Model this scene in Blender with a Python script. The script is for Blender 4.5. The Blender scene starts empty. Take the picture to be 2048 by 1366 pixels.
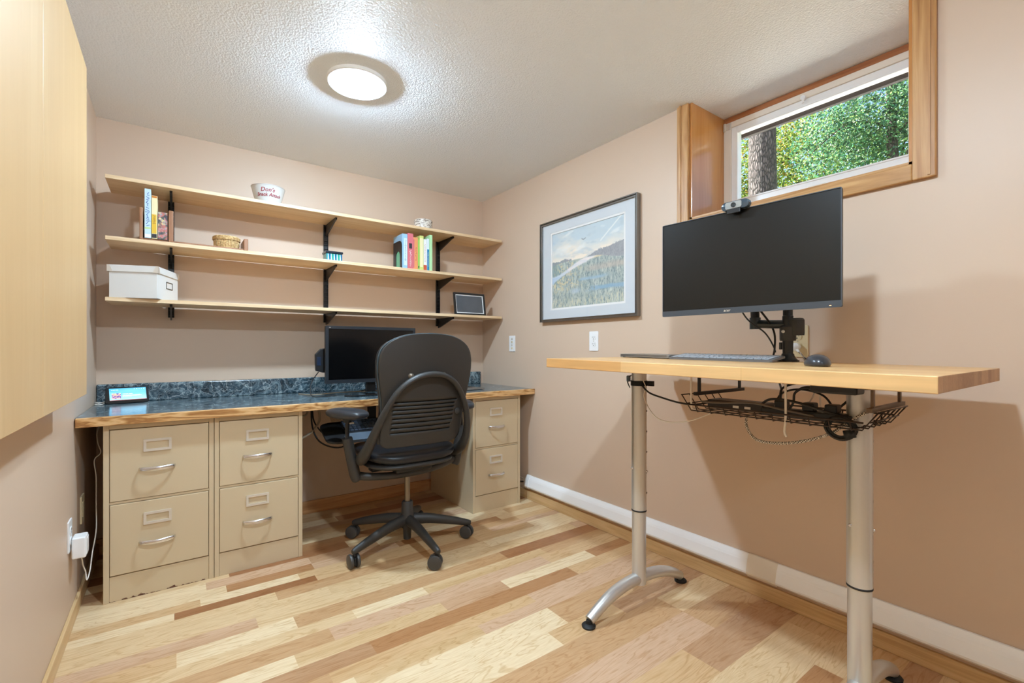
import bpy, bmesh, math, random
from mathutils import Vector, Matrix, noise as mnoise
PI = math.pi
R = random.Random(7)
scene = bpy.context.scene
COL = scene.collection

# ------------------------------------------------------------------ camera
CAM_H = 1.06
cam_d = bpy.data.cameras.new('camera'); cam = bpy.data.objects.new('camera', cam_d); COL.objects.link(cam)
cam_d.sensor_width = 36.0; cam_d.lens = 928.0 / 2048.0 * 36.0
cam_d.shift_y = 14.0 / 2048.0
cam_d.clip_start = 0.02
cam.location = (0, 0, CAM_H)
cam.rotation_euler = (PI / 2, 0, -math.radians(36.152))
scene.camera = cam

# ------------------------------------------------------------------ colour management
vs = scene.view_settings
vs.view_transform = 'Standard'; vs.look = 'None'; vs.gamma = 1.0; vs.use_curve_mapping = False
vs.exposure = 0.80
scene.cycles.max_bounces = 10; scene.cycles.diffuse_bounces = 8
scene.cycles.use_denoising = True
scene.cycles.sample_clamp_indirect = 6.0

# ------------------------------------------------------------------ sky and sun (outdoors)
world = bpy.data.worlds.new('world'); scene.world = world; world.use_nodes = True
wn = world.node_tree.nodes; wl = world.node_tree.links; wn.clear()
sky = wn.new('ShaderNodeTexSky'); sky.sky_type = 'NISHITA'; sky.sun_disc = False
sky.sun_elevation = math.radians(48); sky.sun_rotation = math.radians(250); sky.air_density = 1.0; sky.dust_density = 0.6
bg = wn.new('ShaderNodeBackground'); bg.inputs['Strength'].default_value = 0.22
wo = wn.new('ShaderNodeOutputWorld')
wl.new(sky.outputs[0], bg.inputs[0]); wl.new(bg.outputs[0], wo.inputs[0])
sun_d = bpy.data.lights.new('sun', 'SUN'); sun_d.energy = 26.0; sun_d.angle = 0.01; sun_d.color = (1, .95, .86)
sun = bpy.data.objects.new('sun', sun_d); COL.objects.link(sun)
sun.rotation_euler = Vector((0.30, -0.75, -1.0)).to_track_quat('-Z', 'Y').to_euler()

# ceiling lamps: the positions and strength of their glowing lenses (built further down)
LAMPS = [(0.664, 2.076), (0.50, 0.47), (0.55, -1.6)]  # third one is an unseen lamp, added as fill
LAMP_STRENGTH = [810.0, 860.0, 300.0]      # the bright core of each lens
LAMP_COLOR = (0.62, 0.82, 1.0)
CEIL = 2.25
XL, XR, YB, YF = -0.318, 2.03, 3.182, -2.6

# ================================================================== helpers
def lin(c):
    return tuple((x / 255 / 12.92 if x / 255 <= .04045 else ((x / 255 + .055) / 1.055) ** 2.4) for x in c)
def L4(c): return (*lin(c), 1.0)

def tag(o, label=None, cat=None, group=None, kind=None):
    if label: o['label'] = label
    if cat: o['category'] = cat
    if group: o['group'] = group
    if kind: o['kind'] = kind
    return o
def thing(name, label, cat, loc=(0, 0, 0), rotz=0, group=None):
    o = bpy.data.objects.new(name, None); COL.objects.link(o)
    o.empty_display_size = .05
    o.location = loc; o.rotation_euler = (0, 0, rotz)
    return tag(o, label, cat, group)
def struct(name, loc=(0, 0, 0)):
    o = bpy.data.objects.new(name, None); COL.objects.link(o); o.location = loc; o['kind'] = 'structure'
    return o
def obj(name, bm, mat, parent=None, world=False, smooth=False, label=None, auto=None):
    """link bm as one mesh object; world=True: bm is in world coordinates, moved into the parent's space"""
    if world and parent is not None:
        p = parent; M = Matrix.Identity(4)
        chain = []
        while p is not None: chain.append(p); p = p.parent
        for q in reversed(chain): M = M @ Matrix.LocRotScale(q.location, q.rotation_euler, q.scale)
        bmesh.ops.transform(bm, matrix=M.inverted(), verts=bm.verts)
    me = bpy.data.meshes.new(name)
    bmesh.ops.recalc_face_normals(bm, faces=bm.faces)
    bm.to_mesh(me); bm.free()
    mats = mat if isinstance(mat, (list, tuple)) else [mat]
    for m in mats: me.materials.append(m)
    o = bpy.data.objects.new(name, me); COL.objects.link(o)
    if smooth:
        for p in me.polygons: p.use_smooth = True
        try: me.set_sharp_from_angle(angle=math.radians(auto if auto else 40))
        except Exception: pass
    if parent is not None: o.parent = parent
    if label: o['label'] = label
    return o
def sobj(name, bm, mat, **k):
    o = obj(name, bm, mat, **k); o['kind'] = 'structure'; return o
def NB(): return bmesh.new()
def box(bm, x0, x1, y0, y1, z0, z1, bev=0.0, seg=2, mi=0, M=None):
    t = bmesh.new()
    bmesh.ops.create_cube(t, size=1.0, matrix=Matrix.Translation(((x0 + x1) / 2, (y0 + y1) / 2, (z0 + z1) / 2)) @ Matrix.Diagonal((abs(x1 - x0), abs(y1 - y0), abs(z1 - z0), 1)))
    if bev > 0:
        bmesh.ops.bevel(t, geom=list(t.edges), offset=bev, segments=seg, profile=.5, affect='EDGES', clamp_overlap=True)
    if M is not None: bmesh.ops.transform(t, matrix=M, verts=t.verts)
    join(bm, t, mi); return bm
def join(bm, t, mi=0):
    vm = {}
    for v in t.verts: vm[v] = bm.verts.new(v.co)
    for f in t.faces:
        try:
            nf = bm.faces.new([vm[v] for v in f.verts]); nf.material_index = mi if mi else f.material_index; nf.smooth = f.smooth
        except ValueError: pass
    t.free()
def cbox(bm, c, s, bev=0.0, seg=2, M=None, mi=0):
    return box(bm, c[0] - s[0] / 2, c[0] + s[0] / 2, c[1] - s[1] / 2, c[1] + s[1] / 2, c[2] - s[2] / 2, c[2] + s[2] / 2, bev, seg, mi, M)
def rot_at(c, ang, axis='Z'):
    return Matrix.Translation(c) @ Matrix.Rotation(ang, 4, axis) @ Matrix.Translation(-Vector(c))
def smooth_path(pts, n=6):
    pts = [Vector(p) for p in pts]
    if len(pts) < 3: return pts, [i / (len(pts) - 1) for i in range(len(pts))]
    out = []; ts = []
    m = len(pts) - 1
    for i in range(m):
        p0 = pts[max(i - 1, 0)]; p1 = pts[i]; p2 = pts[i + 1]; p3 = pts[min(i + 2, m)]
        for k in range(n):
            t = k / n
            out.append(.5 * ((2 * p1) + (-p0 + p2) * t + (2 * p0 - 5 * p1 + 4 * p2 - p3) * t * t + (-p0 + 3 * p1 - 3 * p2 + p3) * t ** 3))
            ts.append((i + t) / m)
    out.append(pts[-1]); ts.append(1.0)
    return out, ts
def tube(bm, pts, r, seg=8, n=6, smooth=True, caps=True, flat=None, ref=None, mi=0):
    """sweep a circle (or ellipse, flat=(a,b) multipliers along ref/normal) along a path; r number or list per control point"""
    if smooth: P, T = smooth_path(pts, n)
    else:
        P = [Vector(p) for p in pts]; T = [i / (len(P) - 1) for i in range(len(P))]
    def rad(t):
        if not isinstance(r, (list, tuple)): return r
        f = t * (len(r) - 1); i = min(int(f), len(r) - 2); return r[i] * (1 - (f - i)) + r[i + 1] * (f - i)
    rings = []; nrm = None
    for i, p in enumerate(P):
        d = (P[min(i + 1, len(P) - 1)] - P[max(i - 1, 0)])
        if d.length < 1e-9: d = Vector((0, 0, 1))
        d.normalize()
        if nrm is None:
            u = Vector(ref) if ref is not None else (Vector((0, 0, 1)) if abs(d.z) < .9 else Vector((1, 0, 0)))
            nrm = (u - d * u.dot(d)).normalized()
        else:
            nrm = (nrm - d * nrm.dot(d)).normalized()
        b = d.cross(nrm); rr = rad(T[i]); fa, fb = flat if flat else (1, 1)
        rings.append([bm.verts.new(p + nrm * rr * fa * math.cos(2 * PI * k / seg) + b * rr * fb * math.sin(2 * PI * k / seg)) for k in range(seg)])
    for a, c in zip(rings, rings[1:]):
        for k in range(seg):
            f = bm.faces.new((a[k], a[(k + 1) % seg], c[(k + 1) % seg], c[k])); f.smooth = True; f.material_index = mi
    if caps:
        for rg in (rings[0], rings[-1]):
            f = bm.faces.new(rg if rg is rings[-1] else rg[::-1]); f.material_index = mi
    return bm
def lathe(bm, prof, c=(0, 0, 0), seg=32, M=None, mi=0, sx=1, sy=1):
    """revolve (r,z) profile about Z at c"""
    t = bmesh.new(); rings = []
    for r, z in prof:
        if r < 1e-6: rings.append([t.verts.new((0, 0, z))])
        else: rings.append([t.verts.new((r * sx * math.cos(2 * PI * k / seg), r * sy * math.sin(2 * PI * k / seg), z)) for k in range(seg)])
    for a, b in zip(rings, rings[1:]):
        for k in range(seg):
            k2 = (k + 1) % seg
            if len(a) == 1 and len(b) == 1: continue
            if len(a) == 1: f = t.faces.new((a[0], b[k2], b[k]))
            elif len(b) == 1: f = t.faces.new((a[k], a[k2], b[0]))
            else: f = t.faces.new((a[k], a[k2], b[k2], b[k]))
            f.smooth = True
    for f in t.faces: f.material_index = mi
    if M is not None: bmesh.ops.transform(t, matrix=M, verts=t.verts)
    bmesh.ops.translate(t, vec=c, verts=t.verts)
    join(bm, t); return bm
def cyl(bm, a, b, r, seg=16, mi=0):
    return tube(bm, [a, b], r, seg=seg, smooth=False, mi=mi)
def prism(bm, poly, z0, z1, M=None, bev=0, mi=0):
    """extrude a 2-D polygon (x,y) from z0 to z1"""
    t = bmesh.new()
    lo = [t.verts.new((x, y, z0)) for x, y in poly]; hi = [t.verts.new((x, y, z1)) for x, y in poly]
    t.faces.new(lo[::-1]); t.faces.new(hi)
    for i in range(len(poly)):
        j = (i + 1) % len(poly); t.faces.new((lo[i], lo[j], hi[j], hi[i]))
    if bev: bmesh.ops.bevel(t, geom=list(t.edges), offset=bev, segments=2, profile=.5, affect='EDGES', clamp_overlap=True)
    if M is not None: bmesh.ops.transform(t, matrix=M, verts=t.verts)
    join(bm, t, mi); return bm
def rrect(w, h, r, n=6, cx=0, cy=0):
    pts = []
    for sx, sy, a0 in ((1, 1, 0), (-1, 1, 90), (-1, -1, 180), (1, -1, 270)):
        for k in range(n + 1):
            a = math.radians(a0 + 90 * k / n); pts.append((cx + sx * (w / 2 - r) + r * math.cos(a), cy + sy * (h / 2 - r) + r * math.sin(a)))
    return pts
def frame_prism(bm, outer, inner, z0, z1, M=None, mi=0):
    """ring between two equally long outlines, extruded"""
    t = bmesh.new(); n = len(outer)
    V = [[t.verts.new((x, y, z)) for x, y in o] for z in (z0, z1) for o in (outer, inner)]
    ol, il, oh, ih = V
    for i in range(n):
        j = (i + 1) % n
        t.faces.new((ol[i], il[i], il[j], ol[j])); t.faces.new((oh[i], oh[j], ih[j], ih[i]))
        t.faces.new((ol[i], ol[j], oh[j], oh[i])); t.faces.new((il[j], il[i], ih[i], ih[j]))
    if M is not None: bmesh.ops.transform(t, matrix=M, verts=t.verts)
    join(bm, t, mi); return bm
def text_bm(body, size, align='CENTER', extrude=.0004, font_shear=0, bold=0):
    cu = bpy.data.curves.new('txt', 'FONT'); cu.body = body; cu.size = size; cu.align_x = align; cu.align_y = 'CENTER'
    cu.extrude = extrude; cu.resolution_u = 3; cu.offset = bold; cu.shear = font_shear
    o = bpy.data.objects.new('txt', cu); COL.objects.link(o)
    bpy.context.view_layer.update()
    me = o.evaluated_get(bpy.context.evaluated_depsgraph_get()).to_mesh()
    bm = bmesh.new(); bm.from_mesh(me)
    bpy.data.objects.remove(o); bpy.data.curves.remove(cu)
    return bm
# frames that turn (x right, y up, z out) drawings onto walls
M_BACK = Matrix(((1, 0, 0, 0), (0, 0, -1, 0), (0, 1, 0, 0), (0, 0, 0, 1)))      # faces -y
M_RIGHT = Matrix(((0, 0, -1, 0), (-1, 0, 0, 0), (0, 1, 0, 0), (0, 0, 0, 1)))    # faces -x
M_LEFT = Matrix(((0, 0, 1, 0), (1, 0, 0, 0), (0, 1, 0, 0), (0, 0, 0, 1)))       # faces +x
def T(x, y, z): return Matrix.Translation((x, y, z))

# ================================================================== materials
def newmat(name):
    m = bpy.data.materials.new(name); m.use_nodes = True
    nt = m.node_tree; b = nt.nodes['Principled BSDF']
    return m, nt, b
def pm(name, col, rough=.5, metal=0.0, spec=.5, emit=None, es=0, coat=0, trans=0, alpha=1, bump=0, bscale=200, var=0, vscale=8):
    m, nt, b = newmat(name)
    b.inputs['Base Color'].default_value = L4(col); b.inputs['Roughness'].default_value = rough
    b.inputs['Metallic'].default_value = metal; b.inputs['Specular IOR Level'].default_value = spec
    if coat: b.inputs['Coat Weight'].default_value = coat; b.inputs['Coat Roughness'].default_value = .1
    if trans: b.inputs['Transmission Weight'].default_value = trans
    if alpha < 1: b.inputs['Alpha'].default_value = alpha
    if emit: b.inputs['Emission Color'].default_value = L4(emit); b.inputs['Emission Strength'].default_value = es
    N = nt.nodes; K = nt.links
    tc = N.new('ShaderNodeTexCoord')
    if bump:
        n = N.new('ShaderNodeTexNoise'); n.inputs['Scale'].default_value = bscale; n.inputs['Detail'].default_value = 3
        K.new(tc.outputs['Object'], n.inputs['Vector'])
        bp = N.new('ShaderNodeBump'); bp.inputs['Strength'].default_value = bump; bp.inputs['Distance'].default_value = .002
        K.new(n.outputs['Fac'], bp.inputs['Height']); K.new(bp.outputs[0], b.inputs['Normal'])
    n = N.new('ShaderNodeTexNoise'); n.inputs['Scale'].default_value = vscale; n.inputs['Detail'].default_value = 4
    K.new(tc.outputs['Object'], n.inputs['Vector'])
    hs = N.new('ShaderNodeHueSaturation'); hs.inputs['Color'].default_value = L4(col)
    mr = N.new('ShaderNodeMapRange'); v = var if var else .03
    mr.inputs['To Min'].default_value = 1 - v; mr.inputs['To Max'].default_value = 1 + v
    K.new(n.outputs['Fac'], mr.inputs['Value']); K.new(mr.outputs[0], hs.inputs['Value']); K.new(hs.outputs[0], b.inputs['Base Color'])
    return m
def attrmat(name, rough=.5, spec=.4, attr='col', emit=0, coat=0):
    m, nt, b = newmat(name); a = nt.nodes.new('ShaderNodeAttribute'); a.attribute_name = attr
    nt.links.new(a.outputs['Color'], b.inputs['Base Color']); b.inputs['Roughness'].default_value = rough; b.inputs['Specular IOR Level'].default_value = spec
    if coat: b.inputs['Coat Weight'].default_value = coat; b.inputs['Coat Roughness'].default_value = .03
    if emit:
        nt.links.new(a.outputs['Color'], b.inputs['Emission Color']); b.inputs['Emission Strength'].default_value = emit
    return m
def wood(name, cols, axis='X', freq=14, stretch=.07, rough=.4, contrast=1.0, fine=.25, coat=0, ring=.0, spec=.4, bump=.15):
    """procedural grain running along `axis`; cols = dark, mid, light"""
    m, nt, b = newmat(name); N = nt.nodes; K = nt.links
    tc = N.new('ShaderNodeTexCoord'); mp = N.new('ShaderNodeMapping')
    s = [1, 1, 1]; s['XYZ'.index(axis)] = stretch; mp.inputs['Scale'].default_value = s
    K.new(tc.outputs['Object'], mp.inputs['Vector'])
    n1 = N.new('ShaderNodeTexNoise'); n1.inputs['Scale'].default_value = freq; n1.inputs['Detail'].default_value = 5; n1.inputs['Distortion'].default_value = .6
    n2 = N.new('ShaderNodeTexNoise'); n2.inputs['Scale'].default_value = freq * 14; n2.inputs['Detail'].default_value = 3
    K.new(mp.outputs[0], n1.inputs['Vector']); K.new(mp.outputs[0], n2.inputs['Vector'])
    # cathedral bands: many repeats of the slow noise
    mu = N.new('ShaderNodeMath'); mu.operation = 'MULTIPLY'; mu.inputs[1].default_value = 9
    K.new(n1.outputs['Fac'], mu.inputs[0])
    fr = N.new('ShaderNodeMath'); fr.operation = 'PINGPONG'; fr.inputs[1].default_value = .5; K.new(mu.outputs[0], fr.inputs[0])
    a = N.new('ShaderNodeMath'); a.operation = 'MULTIPLY_ADD'; a.inputs[1].default_value = ring * 2; K.new(fr.outputs[0], a.inputs[0]); 
    m1 = N.new('ShaderNodeMath'); m1.operation = 'MULTIPLY'; m1.inputs[1].default_value = 1 - ring - fine; K.new(n1.outputs['Fac'], m1.inputs[0]); K.new(m1.outputs[0], a.inputs[2])
    c = N.new('ShaderNodeMath'); c.operation = 'MULTIPLY_ADD'; c.inputs[1].default_value = fine; K.new(n2.outputs['Fac'], c.inputs[0]); K.new(a.outputs[0], c.inputs[2])
    rp = N.new('ShaderNodeValToRGB'); e = rp.color_ramp.elements
    mid = .5
    e[0].position = mid - .22 / contrast; e[0].color = L4(cols[0]); e[1].position = mid + .2 / contrast; e[1].color = L4(cols[2])
    k = e.new(mid); k.color = L4(cols[1])
    K.new(c.outputs[0], rp.inputs[0]); K.new(rp.outputs[0], b.inputs['Base Color'])
    b.inputs['Roughness'].default_value = rough; b.inputs['Specular IOR Level'].default_value = spec
    if coat: b.inputs['Coat Weight'].default_value = coat; b.inputs['Coat Roughness'].default_value = .12
    bp = N.new('ShaderNodeBump'); bp.inputs['Strength'].default_value = bump; bp.inputs['Distance'].default_value = .0006
    K.new(n2.outputs['Fac'], bp.inputs['Height']); K.new(bp.outputs[0], b.inputs['Normal'])
    return m

WALL = pm('wall_paint', (211, 187, 165), rough=.42, spec=.35, bump=.06, bscale=350, var=.015, vscale=2)
def ceiling_mat():
    m, nt, b = newmat('ceiling_texture'); N = nt.nodes; K = nt.links
    b.inputs['Base Color'].default_value = L4((236, 241, 248)); b.inputs['Roughness'].default_value = .55; b.inputs['Specular IOR Level'].default_value = .5
    tc = N.new('ShaderNodeTexCoord')
    n = N.new('ShaderNodeTexNoise'); n.inputs['Scale'].default_value = 85; n.inputs['Detail'].default_value = 4; n.inputs['Roughness'].default_value = .65
    v = N.new('ShaderNodeTexVoronoi'); v.inputs['Scale'].default_value = 130
    K.new(tc.outputs['Object'], n.inputs['Vector']); K.new(tc.outputs['Object'], v.inputs['Vector'])
    mx = N.new('ShaderNodeMath'); mx.operation = 'MULTIPLY_ADD'; mx.inputs[1].default_value = -.5
    K.new(v.outputs['Distance'], mx.inputs[0]); K.new(n.outputs['Fac'], mx.inputs[2])
    bp = N.new('ShaderNodeBump'); bp.inputs['Strength'].default_value = .55; bp.inputs['Distance'].default_value = .006
    K.new(mx.outputs[0], bp.inputs['Height']); K.new(bp.outputs[0], b.inputs['Normal'])
    return m
CEILM = ceiling_mat()
OAK_X = wood('oak_x', ((160, 110, 62), (206, 158, 100), (222, 180, 128)), 'X', 16, .13, ring=.42, fine=.15, contrast=1.3)
BASE_Y = wood('baseboard_oak_y', ((184, 146, 98), (208, 172, 122), (222, 190, 144)), 'Y', 10, .06, ring=.15, contrast=.9)
OAK_Y = wood('oak_y', ((160, 112, 62), (192, 144, 90), (210, 166, 112)), 'Y', 10, .08, ring=.25, fine=.25)
OAK_Z = wood('oak_z', ((158, 108, 62), (188, 140, 88), (206, 162, 110)), 'Z', 10, .08, ring=.25, fine=.25)
OAKB_X = wood('baseboard_oak_x', ((176, 122, 76), (200, 148, 98), (216, 168, 118)), 'X', 10, .06, ring=.2)
JAMB = wood('jamb_veneer', ((172, 112, 56), (190, 130, 70), (204, 146, 86)), 'Z', 8, .05, ring=.1, rough=.25, coat=.3, contrast=.8)
DARKW = wood('header_wood', ((130, 76, 42), (158, 98, 58), (178, 116, 72)), 'Y', 10, .05, ring=.2)
SHELF = wood('shelf_oak', ((208, 172, 128), (228, 198, 158), (240, 216, 182)), 'X', 9, .05, ring=.22, fine=.25, contrast=.8)
PANEL = wood('birch_panel', ((198, 160, 112), (208, 172, 124), (216, 184, 138)), 'Z', 5, .06, ring=.1, fine=.2, contrast=.6, rough=.45)
TAN = pm('cabinet_tan_paint', (207, 187, 154), rough=.42, spec=.4, var=.03, vscale=5, bump=.05, bscale=500)
CHROME = pm('chrome', (225, 225, 228), rough=.2, metal=1)
SATIN = pm('satin_nickel', (224, 218, 208), rough=.38, metal=.55)
SILVER = pm('silver_powder_coat', (212, 210, 206), rough=.33, metal=.7, var=.02)
BLACK = pm('black_plastic', (24, 24, 26), rough=.42)
BLACKM = pm('black_metal', (22, 22, 24), rough=.38, spec=.5)
SOFTBLACK = pm('charcoal_plastic', (52, 50, 48), rough=.45, bump=.1, bscale=900)
LEATHER = pm('black_leather', (28, 28, 31), rough=.34, bump=.25, bscale=260)
PAD = pm('armpad_black', (48, 50, 55), rough=.36, bump=.1, bscale=500)
WHITE = pm('white_plastic', (240, 240, 240), rough=.3)
RACE = pm('raceway_white', (250, 251, 253), rough=.25)
CREAM = pm('cream_plastic', (222, 204, 164), rough=.4)
VINYL = pm('white_vinyl', (232, 222, 208), rough=.35)
SCREEN = pm('dark_screen', (8, 8, 9), rough=.36, spec=.4)
BEZEL = pm('monitor_bezel', (36, 40, 45), rough=.35)
BEZEL2 = pm('grey_blue_bezel', (62, 68, 76), rough=.33)
ALU = pm('aluminium', (150, 148, 146), rough=.33, metal=.8)
WIREB = pm('dark_bronze_wire', (58, 44, 36), rough=.4, metal=.3)
CABLE = pm('black_cable', (26, 24, 23), rough=.5)
CABLEW = pm('white_cable', (226, 220, 212), rough=.45)
CABLEG = pm('beige_cable', (172, 156, 134), rough=.5)
RUBBER = pm('black_rubber', (20, 20, 20), rough=.6)
WALNUT = wood('walnut', ((132, 88, 60), (160, 112, 80), (178, 130, 96)), 'Z', 20, .1, ring=.1)

def glass_mat(name='window_glass', tint=(.95, .98, .97, 1)):
    m, nt, b = newmat(name); N = nt.nodes; K = nt.links
    N.remove(b)
    tr = N.new('ShaderNodeBsdfTransparent'); tr.inputs[0].default_value = tint
    gl = N.new('ShaderNodeBsdfGlossy'); gl.inputs['Roughness'].default_value = .03
    fr = N.new('ShaderNodeFresnel'); fr.inputs[0].default_value = 1.45
    ge = N.new('ShaderNodeNewGeometry'); iv = N.new('ShaderNodeMath'); iv.operation = 'SUBTRACT'; iv.inputs[0].default_value = 1; K.new(ge.outputs['Backfacing'], iv.inputs[1])
    fm = N.new('ShaderNodeMath'); fm.operation = 'MULTIPLY'; K.new(fr.outputs[0], fm.inputs[0]); K.new(iv.outputs[0], fm.inputs[1])
    mx = N.new('ShaderNodeMixShader'); K.new(fm.outputs[0], mx.inputs[0]); K.new(tr.outputs[0], mx.inputs[1]); K.new(gl.outputs[0], mx.inputs[2])
    K.new(mx.outputs[0], N['Material Output'].inputs[0]); return m
GLASS = glass_mat(); PICGLASS = glass_mat('picture_glass', (1, 1, 1, 1))
def marble_mat():
    m, nt, b = newmat('slate_marble_laminate'); N = nt.nodes; K = nt.links
    tc = N.new('ShaderNodeTexCoord')
    n = N.new('ShaderNodeTexNoise'); n.inputs['Scale'].default_value = 9; n.inputs['Detail'].default_value = 6; K.new(tc.outputs['Object'], n.inputs['Vector'])
    vm = N.new('ShaderNodeVectorMath'); vm.operation = 'SCALE'; vm.inputs['Scale'].default_value = .22; K.new(n.outputs['Color'], vm.inputs[0])
    va = N.new('ShaderNodeVectorMath'); K.new(tc.outputs['Object'], va.inputs[0]); K.new(vm.outputs[0], va.inputs[1])
    outs = []
    for sc, w in ((17, .022), (42, .03)):
        v = N.new('ShaderNodeTexVoronoi'); v.feature = 'DISTANCE_TO_EDGE'; v.inputs['Scale'].default_value = sc; K.new(va.outputs[0], v.inputs['Vector'])
        r = N.new('ShaderNodeMapRange'); r.inputs['From Max'].default_value = w * 2; r.inputs['To Min'].default_value = 1; r.inputs['To Max'].default_value = 0
        K.new(v.outputs['Distance'], r.inputs['Value']); outs.append(r)
    n2 = N.new('ShaderNodeTexNoise'); n2.inputs['Scale'].default_value = 22; n2.inputs['Detail'].default_value = 8; n2.inputs['Roughness'].default_value = .7; K.new(va.outputs[0], n2.inputs['Vector'])
    rp = N.new('ShaderNodeValToRGB'); e = rp.color_ramp.elements
    e[0].position = .36; e[0].color = L4((24, 36, 44)); e[1].position = .70; e[1].color = L4((150, 172, 178)); k = e.new(.52); k.color = L4((62, 84, 96))
    K.new(n2.outputs['Fac'], rp.inputs[0])
    mul = N.new('ShaderNodeMath'); mul.operation = 'MULTIPLY'; K.new(outs[0].outputs[0], mul.inputs[0]); K.new(n2.outputs['Fac'], mul.inputs[1])
    mul2 = N.new('ShaderNodeMath'); mul2.operation = 'MULTIPLY'; K.new(outs[1].outputs[0], mul2.inputs[0]); mul2.inputs[1].default_value = .22
    ad = N.new('ShaderNodeMath'); ad.use_clamp = True; K.new(mul.outputs[0], ad.inputs[0]); K.new(mul2.outputs[0], ad.inputs[1])
    mx = N.new('ShaderNodeMix'); mx.data_type = 'RGBA'; K.new(ad.outputs[0], mx.inputs['Factor']); K.new(rp.outputs[0], mx.inputs['A']); mx.inputs['B'].default_value = L4((196, 210, 212))
    K.new(mx.outputs['Result'], b.inputs['Base Color']); b.inputs['Roughness'].default_value = .16; b.inputs['Specular IOR Level'].default_value = .55
    return m
MARBLE = marble_mat()

# ================================================================== the room
# floor: strips of many widths and tones laid along X
def floor():
    pal = [((232, 208, 170), 3.2), ((220, 190, 148), 3.2), ((210, 174, 130), 2.8), ((198, 158, 116), 1.7), ((178, 130, 88), .9), ((208, 172, 140), 1.6), ((190, 150, 114), 1.0), ((162, 112, 74), .5)]
    tot = sum(w for _, w in pal)
    def pick():
        r = R.random() * tot
        for c, w in pal:
            r -= w
            if r <= 0: return c
        return pal[0][0]
    quads = []; y = YB + .03; edges = [1.4465, 1.3193, 1.2295, 1.1031, .9665, .8233, .657, .5742]
    ys = [YB + .03]
    left = [3.10, 3.02, 2.93, 2.86, 2.77, 2.69, 2.599, 2.511, 2.43, 2.3594, 2.295, 2.238, 2.157, 2.07, 1.99, 1.90, 1.83, 1.74, 1.66, 1.575, 1.51]
    ys += left + edges
    while ys[-1] > YF - .1: ys.append(ys[-1] - R.choice([.066, .085, .10, .13]))
    for y1, y0 in zip(ys, ys[1:]):
        x = XL - .1 - R.random() * .6
        while x < XR + .1:
            L = R.uniform(.28, 1.05); quads.append((max(x, XL - .1), min(x + L, XR + .1), y0, y1, pick(), R.random() * 50, R.random())); x += L
    me = bpy.data.meshes.new('floor'); V = []; F = []
    for q in quads:
        if q[1] <= q[0]: continue
        b = len(V); V += [(q[0], q[2], 0), (q[1], q[2], 0), (q[1], q[3], 0), (q[0], q[3], 0)]; F.append((b, b + 1, b + 2, b + 3))
    b = len(V); V += [(XL - .1, YF - .3, -.05), (XR + .1, YF - .3, -.05), (XR + .1, YB + .1, -.05), (XL - .1, YB + .1, -.05)]; F.append((b + 3, b + 2, b + 1, b))
    me.from_pydata(V, [], F)
    ca = me.color_attributes.new('col', 'FLOAT_COLOR', 'CORNER'); i = 0
    off = me.attributes.new('off', 'FLOAT', 'FACE')
    for fi, q in enumerate([q for q in quads if q[1] > q[0]]):
        for k in range(4): ca.data[i].color = (*lin(q[4]), 1); i += 1
        off.data[fi].value = q[5]
    o = bpy.data.objects.new('floor', me); COL.objects.link(o); o['kind'] = 'structure'
    m, nt, b = newmat('strip_floor'); N = nt.nodes; K = nt.links
    a = N.new('ShaderNodeAttribute'); a.attribute_name = 'col'; f = N.new('ShaderNodeAttribute'); f.attribute_name = 'off'
    tc = N.new('ShaderNodeTexCoord'); mp = N.new('ShaderNodeMapping'); mp.inputs['Scale'].default_value = (.13, 1, 1); K.new(tc.outputs['Object'], mp.inputs['Vector'])
    cb = N.new('ShaderNodeCombineXYZ'); K.new(f.outputs['Fac'], cb.inputs['Z']); K.new(f.outputs['Fac'], cb.inputs['X'])
    va = N.new('ShaderNodeVectorMath'); K.new(mp.outputs[0], va.inputs[0]); K.new(cb.outputs[0], va.inputs[1])
    n1 = N.new('ShaderNodeTexNoise'); n1.inputs['Scale'].default_value = 9; n1.inputs['Detail'].default_value = 4; n1.inputs['Distortion'].default_value = 1.0; K.new(va.outputs[0], n1.inputs['Vector'])
    n2 = N.new('ShaderNodeTexNoise'); n2.inputs['Scale'].default_value = 150; n2.inputs['Detail'].default_value = 3; K.new(va.outputs[0], n2.inputs['Vector'])
    mu = N.new('ShaderNodeMath'); mu.operation = 'MULTIPLY'; mu.inputs[1].default_value = 14; K.new(n1.outputs['Fac'], mu.inputs[0])
    pp = N.new('ShaderNodeMath'); pp.operation = 'PINGPONG'; pp.inputs[1].default_value = .5; K.new(mu.outputs[0], pp.inputs[0])
    rr = N.new('ShaderNodeMapRange'); rr.inputs['From Max'].default_value = .16; rr.inputs['To Min'].default_value = .80; rr.inputs['To Max'].default_value = 1.0; K.new(pp.outputs[0], rr.inputs['Value'])
    r2 = N.new('ShaderNodeMapRange'); r2.inputs['From Min'].default_value = .3; r2.inputs['From Max'].default_value = .7; r2.inputs['To Min'].default_value = .92; r2.inputs['To Max'].default_value = 1.05; K.new(n2.outputs['Fac'], r2.inputs['Value'])
    # heartwood patches: a few darker swathes inside single strips
    n3 = N.new('ShaderNodeTexNoise'); n3.inputs['Scale'].default_value = 3.2; n3.inputs['Detail'].default_value = 3; K.new(va.outputs[0], n3.inputs['Vector'])
    r3 = N.new('ShaderNodeMapRange'); r3.inputs['From Min'].default_value = .56; r3.inputs['From Max'].default_value = .68; r3.inputs['To Min'].default_value = 1.0; r3.inputs['To Max'].default_value = .80; K.new(n3.outputs['Fac'], r3.inputs['Value'])
    p1 = N.new('ShaderNodeMath'); p1.operation = 'MULTIPLY'; K.new(rr.outputs[0], p1.inputs[0]); K.new(r2.outputs[0], p1.inputs[1])
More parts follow.
